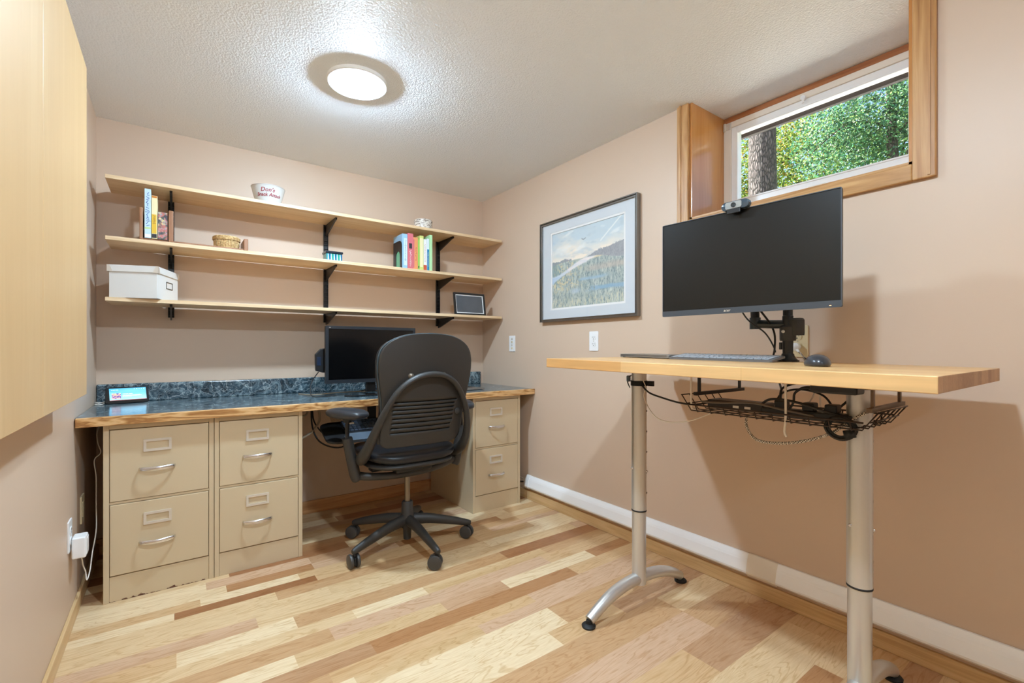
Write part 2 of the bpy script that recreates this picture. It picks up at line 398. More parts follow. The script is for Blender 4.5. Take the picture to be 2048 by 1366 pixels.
    p2 = N.new('ShaderNodeMath'); p2.operation = 'MULTIPLY'; K.new(p1.outputs[0], p2.inputs[0]); K.new(r3.outputs[0], p2.inputs[1])
    # darkening shifts to brown: gamma-like per-channel power
    sep = N.new('ShaderNodeSeparateColor'); K.new(a.outputs['Color'], sep.inputs[0]); cc = N.new('ShaderNodeCombineColor')
    for ch, pw in (('Red', .8), ('Green', 1.25), ('Blue', 1.9)):
        w = N.new('ShaderNodeMath'); w.operation = 'POWER'; K.new(p2.outputs[0], w.inputs[0]); w.inputs[1].default_value = pw
        q = N.new('ShaderNodeMath'); q.operation = 'MULTIPLY'; K.new(w.outputs[0], q.inputs[0]); K.new(sep.outputs[ch], q.inputs[1]); K.new(q.outputs[0], cc.inputs[ch])
    K.new(cc.outputs[0], b.inputs['Base Color']); b.inputs['Roughness'].default_value = .34; b.inputs['Specular IOR Level'].default_value = .4
    me.materials.append(m)
floor()

sobj('ceiling', box(NB(), XL - .12, 2.50, YF - .1, YB + .1, CEIL, CEIL + .12), CEILM)
sobj('wall_back', box(NB(), XL - .12, XR + .3, YB, YB + .1, 0, CEIL), WALL)
sobj('wall_left', box(NB(), XL - .12, XL, YF - .1, YB, 0, CEIL), WALL)
sobj('wall_front', box(NB(), XL - .12, XR + .3, YF - .1, YF, 0, CEIL), WALL)
# right wall with the window opening
WY0, WY1, WZ0, WX = .468, 1.311, 1.684, 2.313       # opening near edge, far edge, bottom; frame plane
b = NB()
WT = 2.42
box(b, XR, WT, YF, WY0, 0, CEIL); box(b, XR, WT, WY1, YB, 0, CEIL); box(b, XR, WT, WY0, WY1, 0, WZ0)
sobj('wall_right', b, WALL)
b = NB(); box(b, XL, XR, YB - .013, YB, 0, .082, .003); sobj('baseboard_back', b, OAKB_X)
b = NB(); box(b, XR - .014, XR, YF, YB - .013, 0, .062, .003); sobj('baseboard_right', b, BASE_Y)
b = NB(); box(b, XL, XL + .012, YF, YB - .013, 0, .062, .003); sobj('baseboard_left', b, BASE_Y)

# ---- window_1: oak casing, veneered jamb box, white sash, glass
w = struct('window_1', (XR, .89, 1.684))
cas = NB()
box(cas, XR - .018, XR, WY0 - .062, WY0, WZ0 - .058, CEIL, .004)          # near upright
box(cas, XR - .018, XR, WY1, WY1 + .062, WZ0 - .058, CEIL, .004)          # far upright
box(cas, XR - .022, XR - .017, WY0 - .048, WY0 - .040, WZ0 - .05, CEIL); box(cas, XR - .022, XR - .017, WY1 + .038, WY1 + .046, WZ0 - .05, CEIL)
obj('casing_upright', cas, OAK_Z, w, world=True)
cas = NB(); box(cas, XR - .018, XR, WY0, WY1, WZ0 - .058, WZ0, .004); obj('casing_bottom', cas, OAK_Y, w, world=True)
jb = NB(); box(jb, XR - .002, WX + .03, WY1 - .012, WY1, WZ0, CEIL); box(jb, XR - .002, WX + .03, WY0, WY0 + .012, WZ0, CEIL)
obj('jamb', jb, JAMB, w, world=True)
jb = NB(); box(jb, XR - .002, WX + .03, WY0, WY1, WZ0 - .002, WZ0 + .012); obj('sill', jb, OAK_Y, w, world=True)
hd = NB(); box(hd, WX, WX + .04, WY0 + .012, WY1 - .012, 2.222, CEIL - .002); obj('header', hd, DARKW, w, world=True)
def yzframe(bm, y0, y1, z0, z1, t, x0, x1, tb=None, tt=None):
    tb = tb or t; tt = tt or t
    box(bm, x0, x1, y0, y0 + t, z0, z1, .002); box(bm, x0, x1, y1 - t, y1, z0, z1, .002)
    box(bm, x0, x1, y0 + t, y1 - t, z0, z0 + tb, .002); box(bm, x0, x1, y0 + t, y1 - t, z1 - tt, z1, .002)
fr = NB(); yzframe(fr, WY0 + .012, WY1 - .012, WZ0 + .012, 2.222, .038, WX, WX + .05, tb=.088, tt=.028); obj('window_frame', fr, VINYL, w, world=True)
sa = NB(); yzframe(sa, WY0 + .050, WY1 - .050, WZ0 + .100, 2.194, .026, WX + .008, WX + .045, tb=.034, tt=.03)
yzframe(sa, WY0 + .074, WY1 - .074, WZ0 + .128, 2.166, .008, WX + .004, WX + .045)
obj('sash', sa, WHITE, w, world=True)
gl = NB(); box(gl, WX + .022, WX + .026, WY0 + .078, WY1 - .078, WZ0 + .132, 2.162); obj('glass', gl, GLASS, w, world=True)
hi = NB(); box(hi, WX - .004, WX + .002, WY1 - .05, WY1 - .013, 2.185, 2.218, .002); box(hi, WX - .010, WX, WY1 - .026, WY1 - .014, 2.18, 2.222, .003); obj('hinge', hi, SATIN, w, world=True)
lt = NB(); cyl(lt, (WX - .012, .92, 2.197), (WX + .008, .92, 2.197), .010, 12); box(lt, WX - .012, WX - .006, .915, .925, 2.172, 2.2, .002); obj('latch', lt, WHITE, w, world=True)
lt = NB(); box(lt, WX - .006, WX + .006, .83, .90, WZ0 + .094, WZ0 + .104, .002); obj('catch', lt, SATIN, w, world=True)
# roof edge above the outside of the window
b = NB(); box(b, WX + .10, WX + .65, -1.0, 3.0, 2.62, 2.65); box(b, WX + .107, WX + .127, -1.0, 3.0, 2.168, 2.65)
sobj('trim_1', b, pm('weathered_soffit', (96, 84, 84), rough=.7))

# ================================================================== outdoors
GROUND = 1.50
b = NB(); box(b, 2.45, 30, -14, 22, GROUND - .1, GROUND); o = obj('lawn', b, pm('lawn_green', (86, 110, 50), rough=.9, var=.3, vscale=3)); tag(o, 'green lawn outside the window', 'lawn', kind='structure')
b = NB(); box(b, 2.46, 5.0, -2, 5.0, GROUND, GROUND + .03); o = obj('bounce_strip', b, pm('bounce_white', (226, 224, 218), rough=.9, bump=.5, bscale=60, var=.1, vscale=40)); tag(o, 'unseen white strip added outside the house to bounce sunlight indoors', 'light reflector', kind='structure')  # unseen pale strip, added to reflect sunlight up to the ceiling
def bark():
    m, nt, b = newmat('bark'); N = nt.nodes; K = nt.links
    tc = N.new('ShaderNodeTexCoord'); mp = N.new('ShaderNodeMapping'); mp.inputs['Scale'].default_value = (1, 1, .28); K.new(tc.outputs['Object'], mp.inputs['Vector'])
    v = N.new('ShaderNodeTexVoronoi'); v.feature = 'DISTANCE_TO_EDGE'; v.inputs['Scale'].default_value = 42; K.new(mp.outputs[0], v.inputs['Vector'])
    n = N.new('ShaderNodeTexNoise'); n.inputs['Scale'].default_value = 30; n.inputs['Detail'].default_value = 6; K.new(mp.outputs[0], n.inputs['Vector'])
    mr = N.new('ShaderNodeMapRange'); mr.inputs['From Max'].default_value = .3; K.new(v.outputs['Distance'], mr.inputs['Value'])
    mu = N.new('ShaderNodeMath'); mu.operation = 'MULTIPLY'; K.new(mr.outputs[0], mu.inputs[0]); K.new(n.outputs['Fac'], mu.inputs[1])
    rp = N.new('ShaderNodeValToRGB'); e = rp.color_ramp.elements; e[0].color = L4((22, 17, 18)); e[1].color = L4((112, 98, 98)); e[1].position = .7; K.new(mu.outputs[0], rp.inputs[0]); K.new(rp.outputs[0], b.inputs['Base Color'])
    bp = N.new('ShaderNodeBump'); bp.inputs['Strength'].default_value = 1; bp.inputs['Distance'].default_value = .02; K.new(mu.outputs[0], bp.inputs['Height']); K.new(bp.outputs[0], b.inputs['Normal'])
    b.inputs['Roughness'].default_value = .9; return m
BARK = bark()
def leafmat(name, c, tr=.5):
    m, nt, b = newmat(name); N = nt.nodes; K = nt.links
    a = N.new('ShaderNodeAttribute'); a.attribute_name = 'col'; K.new(a.outputs['Color'], b.inputs['Base Color']); b.inputs['Roughness'].default_value = .45
    t = N.new('ShaderNodeBsdfTranslucent'); K.new(a.outputs['Color'], t.inputs[0]); mx = N.new('ShaderNodeMixShader'); mx.inputs[0].default_value = tr
    K.new(b.outputs[0], mx.inputs[1]); K.new(t.outputs[0], mx.inputs[2]); K.new(mx.outputs[0], N['Material Output'].inputs[0]); return m
LEAF = leafmat('leaf', None)
def foliage(n, blobs, size, cols, seed):
    r = random.Random(seed); V = []; F = []; C = []
    for i in range(n):
        cx, cy, cz, rx, ry, rz = r.choice(blobs)
        while True:
            d = Vector((r.uniform(-1, 1), r.uniform(-1, 1), r.uniform(-1, 1)))
            if d.length <= 1: break
        d = d * (.55 + .45 * d.length) if r.random() < .6 else d
        p = Vector((cx + d.x * rx, cy + d.y * ry, cz + d.z * rz))
        if mnoise.noise(p * 1.7) < -.20: continue
        q = Matrix.Rotation(r.uniform(0, 6.28), 3, 'Z') @ Matrix.Rotation(r.uniform(-1.2, 1.2), 3, 'X') @ Matrix.Rotation(r.uniform(0, 6.28), 3, 'Y')
        s = size * r.uniform(.6, 1.3); b = len(V)
        for v in ((-.5, 0, 0), (0, -.28, .06), (.5, 0, 0), (0, .28, .06)): V.append(p + q @ (Vector(v) * s))
        F += [(b, b + 1, b + 2), (b, b + 2, b + 3)]
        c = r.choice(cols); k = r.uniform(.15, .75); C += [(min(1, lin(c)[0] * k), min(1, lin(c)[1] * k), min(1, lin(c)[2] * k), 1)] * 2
    me = bpy.data.meshes.new('foliage'); me.from_pydata(V, [], F)
    ca = me.color_attributes.new('col', 'FLOAT_COLOR', 'CORNER'); arr = []
    for c in C: arr += list(c) * 3
    ca.data.foreach_set('color', arr); me.materials.append(LEAF); return me
def tree(label, x, y, trunk_r, trunk_h, blobs, n, size, cols, seed, branches=10, group=None):
    t = thing('leafy_tree', label, 'tree', (x, y, GROUND), group=group)
    if trunk_r:
        b = NB(); tube(b, [(0, 0, -.05), (.02, 0, trunk_h * .4), (-.03, .03, trunk_h * .75), (0, .05, trunk_h)], [trunk_r * 1.25, trunk_r, trunk_r * .8, trunk_r * .5], 14)
        r = random.Random(seed)
        for k in range(branches):
            bl = r.choice(blobs); e = Vector((bl[0] + r.uniform(-.7, .7) * bl[3], bl[1] + r.uniform(-.7, .7) * bl[4], bl[2] + r.uniform(-.5, .5) * bl[5]))
            s0 = Vector((0, .03, trunk_h * r.uniform(.3, .95))); md = (s0 + e) / 2 + Vector((r.uniform(-.2, .2), r.uniform(-.2, .2), r.uniform(.0, .3)))
            tube(b, [s0, md, e], [trunk_r * .28, trunk_r * .14, .006], 6)
        obj('trunk', b, BARK, t, smooth=True)
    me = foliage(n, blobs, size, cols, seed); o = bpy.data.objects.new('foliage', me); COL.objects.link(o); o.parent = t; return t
G1 = [(216, 226, 130), (190, 214, 96), (150, 186, 70), (120, 164, 58), (176, 204, 90), (98, 144, 60), (200, 206, 96), (216, 170, 80)]
G2_HAZE = [(110, 166, 120), (86, 146, 110), (140, 184, 140), (70, 128, 100), (160, 196, 120)]  # teal cast of the window glass haze, put into the leaf colours
t = thing('tall_tree', 'thick rough-barked tree trunk standing close outside the window', 'tree', (6.5, 3.09, GROUND))
b = NB(); tube(b, [(0, 0, -.1), (0, 0, 1.2), (.0, .012, 2.4), (.02, .02, 3.6), (.03, .0, 6)], [.24, .18, .168, .165, .13], 24); obj('trunk', b, BARK, t, smooth=True)
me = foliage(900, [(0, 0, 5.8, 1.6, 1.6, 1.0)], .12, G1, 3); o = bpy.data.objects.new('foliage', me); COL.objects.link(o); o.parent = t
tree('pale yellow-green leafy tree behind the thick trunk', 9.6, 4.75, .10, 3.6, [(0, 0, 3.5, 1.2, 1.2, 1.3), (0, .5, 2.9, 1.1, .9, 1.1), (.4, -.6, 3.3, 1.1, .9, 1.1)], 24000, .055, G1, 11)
tree('leafy tree at the right of the window view, glass haze painted teal into its leaves', 8.6, 2.2, .08, 3.8, [(0, .5, 2.9, 1.0, .9, .8), (.3, .1, 3.1, 1.0, .9, .7), (0, -.7, 3.5, 1, .9, 1.2)], 26000, .05, G2_HAZE, 12)
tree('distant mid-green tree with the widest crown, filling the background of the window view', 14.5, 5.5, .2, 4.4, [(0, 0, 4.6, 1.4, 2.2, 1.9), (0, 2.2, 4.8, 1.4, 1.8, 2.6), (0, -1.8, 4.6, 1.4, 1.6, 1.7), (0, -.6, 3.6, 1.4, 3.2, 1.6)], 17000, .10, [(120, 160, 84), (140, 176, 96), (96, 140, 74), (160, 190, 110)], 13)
b = NB()
for k in range(9): box(b, 5.3, 5.33, 2.55 + k * .14, 2.55 + k * .14 + .13, GROUND, 2.46, .003)
box(b, 5.26, 5.3, 2.5, 3.85, 2.36, 2.42)
o = obj('board_fence', b, pm('fence_brown', (92, 62, 56), rough=.8, var=.15, vscale=6)); tag(o, 'brown board fence low in the left corner of the window view', 'fence')

# ================================================================== ceiling lamps
EMI, nt, bb = newmat('lamp_lens')
EMIS = []; EMIO = []
for i, s in enumerate(LAMP_STRENGTH):
    m, nt, bb = newmat('lamp_lens_%d' % i); bb.inputs['Base Color'].default_value = (.9, .9, .9, 1); bb.inputs['Emission Color'].default_value = (*LAMP_COLOR, 1); bb.inputs['Emission Strength'].default_value = s; EMIS.append(m)
    m = m.copy(); m.name = 'lamp_rim_%d' % i; m.node_tree.nodes['Principled BSDF'].inputs['Emission Strength'].default_value = s * .06; EMIO.append(m)
for i, ((lx, ly), lb) in enumerate(zip(LAMPS, ('glowing white round flush ceiling light above the office chair', 'round flush ceiling light overhead in front of the standing desk', 'unseen round ceiling light added as fill at the near end of the room'))):
    t = thing('ceiling_light', lb, 'ceiling light', (lx, ly, CEIL), group='round flush ceiling lights')
    b = NB(); lathe(b, [(.128, 0), (.128, -.013), (.124, -.0165), (.116, -.0165), (.086, -.009), (.082, -.004)], seg=64); obj('trim_ring', b, WHITE, t, smooth=True)
    b = NB(); lathe(b, [(.0835, -.008), (.080, -.014), (.070, -.018), (.045, -.020)], seg=48); obj('outer_lens', b, EMIO[i], t, smooth=True)
    b = NB(); lathe(b, [(.046, -.020), (.044, -.027), (.038, -.034), (.026, -.039), (.012, -.0415), (0, -.042)], seg=48); obj('lens', b, EMIS[i], t, smooth=True)

# ================================================================== left wall: hanging cabinet, outlets
t = thing('wall_cabinet', 'pale birch plywood cabinet hung on the left wall', 'wall cabinet', (XL, 1.2, .906))
CX = -.235
b = NB(); box(b, XL + .001, CX - .02, -.2, 2.106, .912, 2.0); obj('body', b, PANEL, t, world=True)
for y0, y1 in ((1.4605, 2.11), (.81, 1.457), (.16, .8065), (-.24, .1565)):
    b = NB(); box(b, CX - .019, CX, y0, y1, .906, 2.006, .0012); obj('door', b, PANEL, t, world=True)

def outlet(name_label, M, w=.072, h=.117, mat=WHITE, duplex=True, toggles=0, group=None, loc=None):
    t = thing('wall_outlet', name_label, 'wall outlet', loc); Mi = T(*loc) @ M
    b = NB(); prism(b, rrect(w, h, .004, 3), 0, .005, Mi, bev=.0012); obj('cover_plate', b, mat, t, world=True)
    for s in (-1, 1):
        b = NB(); prism(b, [(x, y + s * .0195) for x, y in rrect(.034, .028, .012, 5)], .004, .0075, Mi); rc = obj('receptacle', b, mat, t, world=True)
        b = NB()
        for dx in (-.0065, .0065): box(b, dx - .001, dx + .001, s * .0195 + .000, s * .0195 + .008, .007, .0079, M=Mi)
        prism(b, [(.0025 * math.cos(a * PI / 4), s * .0195 - .007 + .0025 * math.sin(a * PI / 4)) for a in range(8)], .007, .0079, Mi)
        obj('slots', b, BLACK, rc, world=True)
    b = NB(); lathe(b, [(.003, 0), (.003, .0015), (0, .002)], seg=10, M=Mi @ T(0, 0, .005)); obj('screw', b, SATIN, t, world=True)
    return t
outlet('white duplex outlet under the framed landscape, beside the standing desk', M_RIGHT, loc=(XR, 1.947, 1.104))
t = thing('wall_plate', 'narrow white data jack plate between the shelves and the framed landscape', 'wall plate', (XR, 2.772, 1.096)); Mi = T(XR, 2.772, 1.096) @ M_RIGHT
b = NB(); prism(b, rrect(.072, .117, .004, 3), 0, .005, Mi, bev=.0012); obj('cover_plate', b, WHITE, t, world=True)
for k, dz in enumerate((.034, .012, -.012, -.034)):
    b = NB(); cbox(b, (0, dz, .0055), (.016, .013, .003), .001, M=Mi); obj('jack', b, CREAM if k % 2 else SATIN, t, world=True)
ol = outlet('large cream outlet with a white plug behind the monitor arm', M_RIGHT, w=.078, h=.127, mat=CREAM, loc=(XR, .829, 1.089))
outlet('white outlet low on the left wall holding a white power adapter', M_LEFT, loc=(XL, 2.405, .352))
t = thing('wall_plate', 'cream cover plate low on the left wall beside the filing cabinet', 'wall plate', (XL, 2.70, .372)); Mi = T(XL, 2.70, .372) @ M_LEFT
b = NB(); prism(b, rrect(.072, .117, .004, 3), 0, .006, Mi, bev=.0015); obj('cover_plate', b, CREAM, t, world=True)
b = NB(); cbox(b, (0, 0, .0065), (.032, .065, .003), .001, M=Mi); obj('switch', b, CREAM, t, world=True)
# power adapter + cord on left wall
t = thing('power_adapter', 'white block power adapter plugged in low on the left wall', 'power adapter', (XL + .0085, 2.43, .29))
b = NB(); box(b, XL + .0085, XL + .05, 2.39, 2.455, .262, .342, .006, 3); obj('housing', b, WHITE, t, world=True)
b = NB(); box(b, XL + .05, XL + .052, 2.40, 2.445, .272, .332, .0008); obj('face_panel', b, WHITE, t, world=True)
b = NB(); tube(b, [(XL + .03, 2.43, .262), (XL + .032, 2.45, .235), (XL + .03, 2.49, .20), (XL + .035, 2.51, .165), (XL + .04, 2.50, .135), (XL + .046, 2.53, .16), (XL + .05, 2.56, .22), (XL + .058, 2.60, .30), (XL + .052, 2.66, .40), (XL + .048, 2.70, .50), (XL + .04, 2.72, .57), (XL + .06, 2.73, .60), (XL + .05, 2.74, .64), (XL + .046, 2.75, .69), (XL + .06, 2.80, .735)], .0022, 7)
obj('cord', b, CABLEW, t, world=True)

# ================================================================== counter and filing cabinets
t = thing('countertop', 'long desktop of dark slate-blue marble laminate with oak front edge', 'countertop', (.85, 2.85, .742))
CZ = .78
b = NB(); box(b, XL + .002, XR - .002, 2.527, YB - .001, .744, CZ, .0015); obj('slab', b, MARBLE, t, world=True)
b = NB(); box(b, XL + .004, XR - .002, 2.507, 2.529, .743, CZ + .0006, .003, 3); obj('front_edge', b, OAK_X, t, world=True)
b = NB(); box(b, XL + .002, XR - .03, YB - .021, YB - .001, CZ, CZ + .095, .006, 3); obj('backsplash', b, MARBLE, t, world=True)

def rust_mat():
    m, nt, b = newmat('tan_paint_with_rust'); N = nt.nodes; K = nt.links
    tc = N.new('ShaderNodeTexCoord'); sp = N.new('ShaderNodeSeparateXYZ'); K.new(tc.outputs['Object'], sp.inputs[0])
    n = N.new('ShaderNodeTexNoise'); n.inputs['Scale'].default_value = 38; n.inputs['Detail'].default_value = 5; K.new(tc.outputs['Object'], n.inputs['Vector'])
    a = N.new('ShaderNodeMath'); a.operation = 'MULTIPLY_ADD'; a.inputs[1].default_value = -22; K.new(sp.outputs['Z'], a.inputs[0]); K.new(n.outputs['Fac'], a.inputs[2])
    g = N.new('ShaderNodeMapRange'); g.inputs['From Min'].default_value = .42; g.inputs['From Max'].default_value = .46; K.new(a.outputs[0], g.inputs['Value'])
    mx = N.new('ShaderNodeMix'); mx.data_type = 'RGBA'; mx.inputs['A'].default_value = L4((207, 187, 154)); mx.inputs['B'].default_value = L4((104, 66, 50)); K.new(g.outputs[0], mx.inputs['Factor'])
    K.new(mx.outputs['Result'], b.inputs['Base Color']); b.inputs['Roughness'].default_value = .45; return m
TANR = rust_mat()
def file_cabinet(x0, x1, label, depth=.60, rust=False):
    W = x1 - x0; H = .742; yf = 2.547
    t = thing('filing_cabinet', label, 'filing cabinet', ((x0 + x1) / 2, yf, 0), group='two-drawer filing cabinets')
    hw = W / 2
    b = NB(); box(b, -hw, hw, .012, depth, .0, H, .002)
    # face frame
    box(b, -hw, -hw + .019, -.002, .013, 0, H, .0015); box(b, hw - .019, hw, -.002, .013, 0, H, .0015); box(b, -hw + .019, hw - .019, -.002, .013, .722, H, .001)
    box(b, -hw + .019, hw - .019, .0, .013, .407, .417, .001)
    obj('body', b, TAN, t)
    b = NB(); box(b, -hw + .0195, hw - .0195, .001, .012, 0, .105, .001); obj('kick_panel', b, TANR if rust else TAN, t)
    for z0, z1 in ((.418, .720), (.109, .406)):
        b = NB(); box(b, -hw + .021, hw - .021, -.0035, .012, z0 + .001, z1 - .001, .0022, 2); d = obj('drawer', b, TAN, t)
        zc = z1 - .077
        b = NB(); frame_prism(b, rrect(.098, .052, .003, 2), rrect(.078, .032, .002, 2), 0, .006, T(-.013, -.0035, zc) @ M_BACK); obj('label_holder', b, SATIN, d)
        zh = z1 - .175
        b = NB()
        P = [(-.013 + .061 * s, -.0035 - .001, zh) for s in (-1,)] + [(-.013 - .056, -.020, zh), (-.013 - .03, -.031, zh + .0), (-.013, -.035, zh), (-.013 + .03, -.031, zh), (-.013 + .056, -.020, zh), (-.013 + .061, -.0045, zh)]
        tube(b, P, [.007, .008, .0085, .0085, .0085, .008, .007], 10, 4, flat=(1.0, .45), ref=(0, 0, 1)); obj('handle', b, CHROME, d, smooth=True)
    return t
file_cabinet(-.2335, .1525, 'tan two-drawer filing cabinet at the left end, with rust chips along its foot', rust=True)
file_cabinet(.1545, .534, 'tan two-drawer filing cabinet in the middle, left of the knee space')
file_cabinet(1.5495, 1.9285, 'tan two-drawer filing cabinet at the right end, beside the office chair')

# ================================================================== wall shelves
SX0, SX1, SYF, SYB = -.258, 2.012, 2.885, 3.155
SZ = (1.881, 1.592, 1.303)
for z, lb in zip(SZ, ('pale oak wall shelf, topmost of three, holding a bowl', 'pale oak wall shelf, middle of three, holding the books', 'pale oak wall shelf, lowest of three, holding a white box')):
    b = NB(); box(b, SX0, SX1, SYF, SYB, z - .018, z, .0012); o = obj('wall_shelf', b, SHELF); tag(o, lb, 'shelf', group='long wall shelves')
for x, lb in ((-.008, 'black slotted shelf upright on the wall behind the small books, leftmost of three'), (.808, 'black slotted shelf upright on the wall above the left edge of the dark monitor'), (1.622, 'black slotted shelf upright on the wall near the right corner')):
    t = thing('shelf_standard', lb, 'shelf upright', (x, YB, 1.23), group='shelf uprights')
    b = NB(); box(b, -.014, -.0115, -.017, 0, 0, .64); box(b, .0115, .014, -.017, 0, 0, .64); box(b, -.0115, .0115, -.004, 0, 0, .64)
    box(b, -.0025, .0025, -.006, -.003, 0, .64)
    for k in range(24): box(b, -.0115, .0115, -.0145, -.004, .012 + k * .026, .018 + k * .026)
    obj('channel', b, BLACKM, t)
    pn = {-.008: 'left', .808: 'centre', 1.622: 'right'}[x]
    for z, zn in zip(SZ, ('top', 'middle', 'lowest')):
        zb = z - .018
        b = NB()
        poly = [(0, 0), (-.236, 0), (-.238, -.012), (-.20, -.018), (-.03, -.066), (-.0, -.07)]
        Mx = Matrix(((0, 0, 1, x), (1, 0, 0, YB - .017), (0, 1, 0, zb - .0005), (0, 0, 0, 1)))
        prism(b, poly, -.004, .004, Mx, bev=.001)
        box(b, x - .006, x + .006, YB - .25, YB - .02, zb - .004, zb - .0008)
        o = obj('shelf_bracket', b, BLACKM); tag(o, 'black tapered bracket under the %s shelf on the %s upright' % (zn, pn), 'shelf bracket', group='shelf brackets')

# ================================================================== things on the shelves
def txt_on(parent, body, size, M, mat, shear=0, name='lettering'):
    b = text_bm(body, size, font_shear=shear); bmesh.ops.transform(b, matrix=M, verts=b.verts); return obj(name, b, mat, parent, world=True)
def inkm(name, c): return pm('ink_' + name, c, rough=.6)
INK_RED = inkm('red', (150, 30, 44)); INK_BLUE = inkm('blue', (60, 90, 170)); INK_DARK = inkm('dark', (46, 44, 50)); INK_BROWN = inkm('brown', (120, 70, 40)); INK_WHITE = inkm('white', (240, 240, 240)); INK_ORANGE = inkm('orange', (200, 120, 30))
PAGES = pm('book_pages', (228, 218, 196), rough=.8)
# bowl
BZ = SZ[0]
bx_, by_ = .4435, 2.99
t = thing('snack_bowl', 'white bowl with red script lettering on the top shelf', 'bowl', (bx_, by_, BZ))
b = NB(); lathe(b, [(0, .004), (.052, .004), (.056, 0), (.060, 0), (.064, .012), (.080, .070), (.086, .098), (.0875, .101), (.084, .101), (.078, .080), (.062, .018), (.05, .010), (0, .009)], seg=64)
obj('bowl_body', b, pm('white_glaze', (208, 208, 206), rough=.2), t, smooth=True)
b = NB(); lathe(b, [(.0845, .1010), (.086, .1028), (.0883, .1015), (.0878, .098), (.0855, .0985)], seg=64); obj('rim_band', b, pm('bowl_rim', (206, 196, 190), rough=.2), t, smooth=True)
def wrap_text(body, size, zc, ang0, parent, mat):
    tb = text_bm(body, size, extrude=.0003, font_shear=.25, bold=.0003)
    for v in tb.verts:
        z = zc + v.co.y; rr = .0655 + (z - .012) / .086 * .0215 + .0009 + v.co.z
        a = ang0 + v.co.x / .078
        v.co = Vector((rr * math.cos(a), rr * math.sin(a), z))
    return obj('lettering', tb, mat, parent, label='red script words on the bowl')
wrap_text("Don's", .030, .071, -1.76, t, INK_RED); wrap_text('Snack Attack', .0255, .045, -1.66, t, INK_RED)
# jar / carved lidded dish on top shelf
t = thing('birch_bark_dish', 'small round birch-bark patterned dish at the right of the top shelf', 'trinket dish', (1.405, 2.97, BZ))
def barkdish():
    m, nt, bq = newmat('birch_bark_print'); N = nt.nodes; K = nt.links
    tc = N.new('ShaderNodeTexCoord'); mp = N.new('ShaderNodeMapping'); mp.inputs['Scale'].default_value = (1, 1, 3.5); K.new(tc.outputs['Object'], mp.inputs['Vector'])
    n = N.new('ShaderNodeTexNoise'); n.inputs['Scale'].default_value = 55; n.inputs['Detail'].default_value = 5; K.new(mp.outputs[0], n.inputs['Vector'])
    rp = N.new('ShaderNodeValToRGB'); e = rp.color_ramp.elements; e[0].position = .38; e[0].color = L4((112, 96, 84)); e[1].position = .52; e[1].color = L4((226, 216, 204)); K.new(n.outputs['Fac'], rp.inputs[0]); K.new(rp.outputs[0], bq.inputs['Base Color']); bq.inputs['Roughness'].default_value = .22; return m
BD = barkdish()
b = NB(); lathe(b, [(0, 0), (.056, 0), (.0615, .005), (.0625, .055), (.060, .060), (0, .060)], seg=40); obj('dish_body', b, BD, t, smooth=True)
b = NB(); lathe(b, [(.0635, .052), (.064, .060), (.058, .068), (.03, .071), (0, .071)], seg=40); obj('lid', b, BD, t, smooth=True)
# expandable book rack
MZ = SZ[1]
t = thing('book_rack', 'walnut sliding book rack on the middle shelf', 'book rack', (.10, 2.95, MZ))
b = NB(); box(b, -.134, .330, 2.90, 2.925, MZ + .0005, MZ + .010, .001); box(b, -.134, .330, 3.03, 3.055, MZ + .0005, MZ + .010, .001); obj('rail', b, WALNUT, t, world=True)
b = NB(); box(b, -.132, -.119, 2.89, 3.06, MZ + .0005, MZ + .157, .003); obj('end_panel', b, WALNUT, t, world=True)
b = NB(); box(b, -.018, .002, 2.89, 3.06, MZ + .0005, MZ + .160, .003); obj('end_panel', b, WALNUT, t, world=True)
b = NB(); box(b, .311, .331, 2.89, 3.05, MZ + .0005, MZ + .064, .003); obj('end_panel', b, WALNUT, t, world=True)
def book(x0, x1, z0, h, y0, depth, label, cover, spine=None, lean=0, group='books on the middle shelf', name='book', top=PAGES):
    t = thing(name, label, 'book', ((x0 + x1) / 2, y0, z0), group=group)
    M = rot_at((x0 if lean > 0 else x1, y0, z0), lean, 'Y') if lean else Matrix.Identity(4)
    b = NB(); box(b, x0, x0 + .0015, y0 + .002, y0 + depth, z0, z0 + h, .0004, M=M); box(b, x1 - .0015, x1, y0 + .002, y0 + depth, z0, z0 + h, .0004, M=M); box(b, x0, x1, y0, y0 + .0022, z0, z0 + h, .0006, M=M)
    obj('cover', b, cover, t, world=True)
    b = NB(); box(b, x0 + .0016, x1 - .0016, y0 + .0023, y0 + depth - .003, z0 + .002, z0 + h - .003, M=M); obj('pages', b, top, t, world=True)
    return t, M
def spine_text(t, M, body, size, x, y0, z, mat, shear=0, down=True):
    Mt = M @ T(x, y0 - .0006, z) @ M_BACK @ Matrix.Rotation(-PI / 2 if down else PI / 2, 4, 'Z')
    txt_on(t, body, size, Mt, mat, shear)
def strokes(t, M, x, z0, z1, y0, mat, w=.010, step=.007, seed=1, name='lettering'):
    r = random.Random(seed); b = NB(); z = z0
    while z < z1:
        L = w * r.uniform(.5, 1.0); a = r.choice((0, .5, -.5, 1.2, -1.0)); c = (x + r.uniform(-.12, .12) * w, y0 - .0004, z)
        cbox(b, c, (L, .0005, step * .22), M=M @ rot_at(c, a, 'Y')); z += step * r.uniform(.7, 1.2)
    obj(name, b, mat, t, world=True)
def patch(t, M, x0, x1, z0, z1, y0, mat, name='printed_panel'):
    b = NB(); box(b, x0, x1, y0 - .0005, y0, z0, z1, M=M); obj(name, b, mat, t, world=True)
lb_ = pm('light_blue_paper', (192, 218, 228), rough=.45); ye_ = pm('cream_yellow_paper', (236, 222, 176), rough=.45)
t, M = book(-.1125, -.0875, MZ + .0105, .2415, 2.893, .16, 'tall light blue book, leftmost in the rack', lb_)
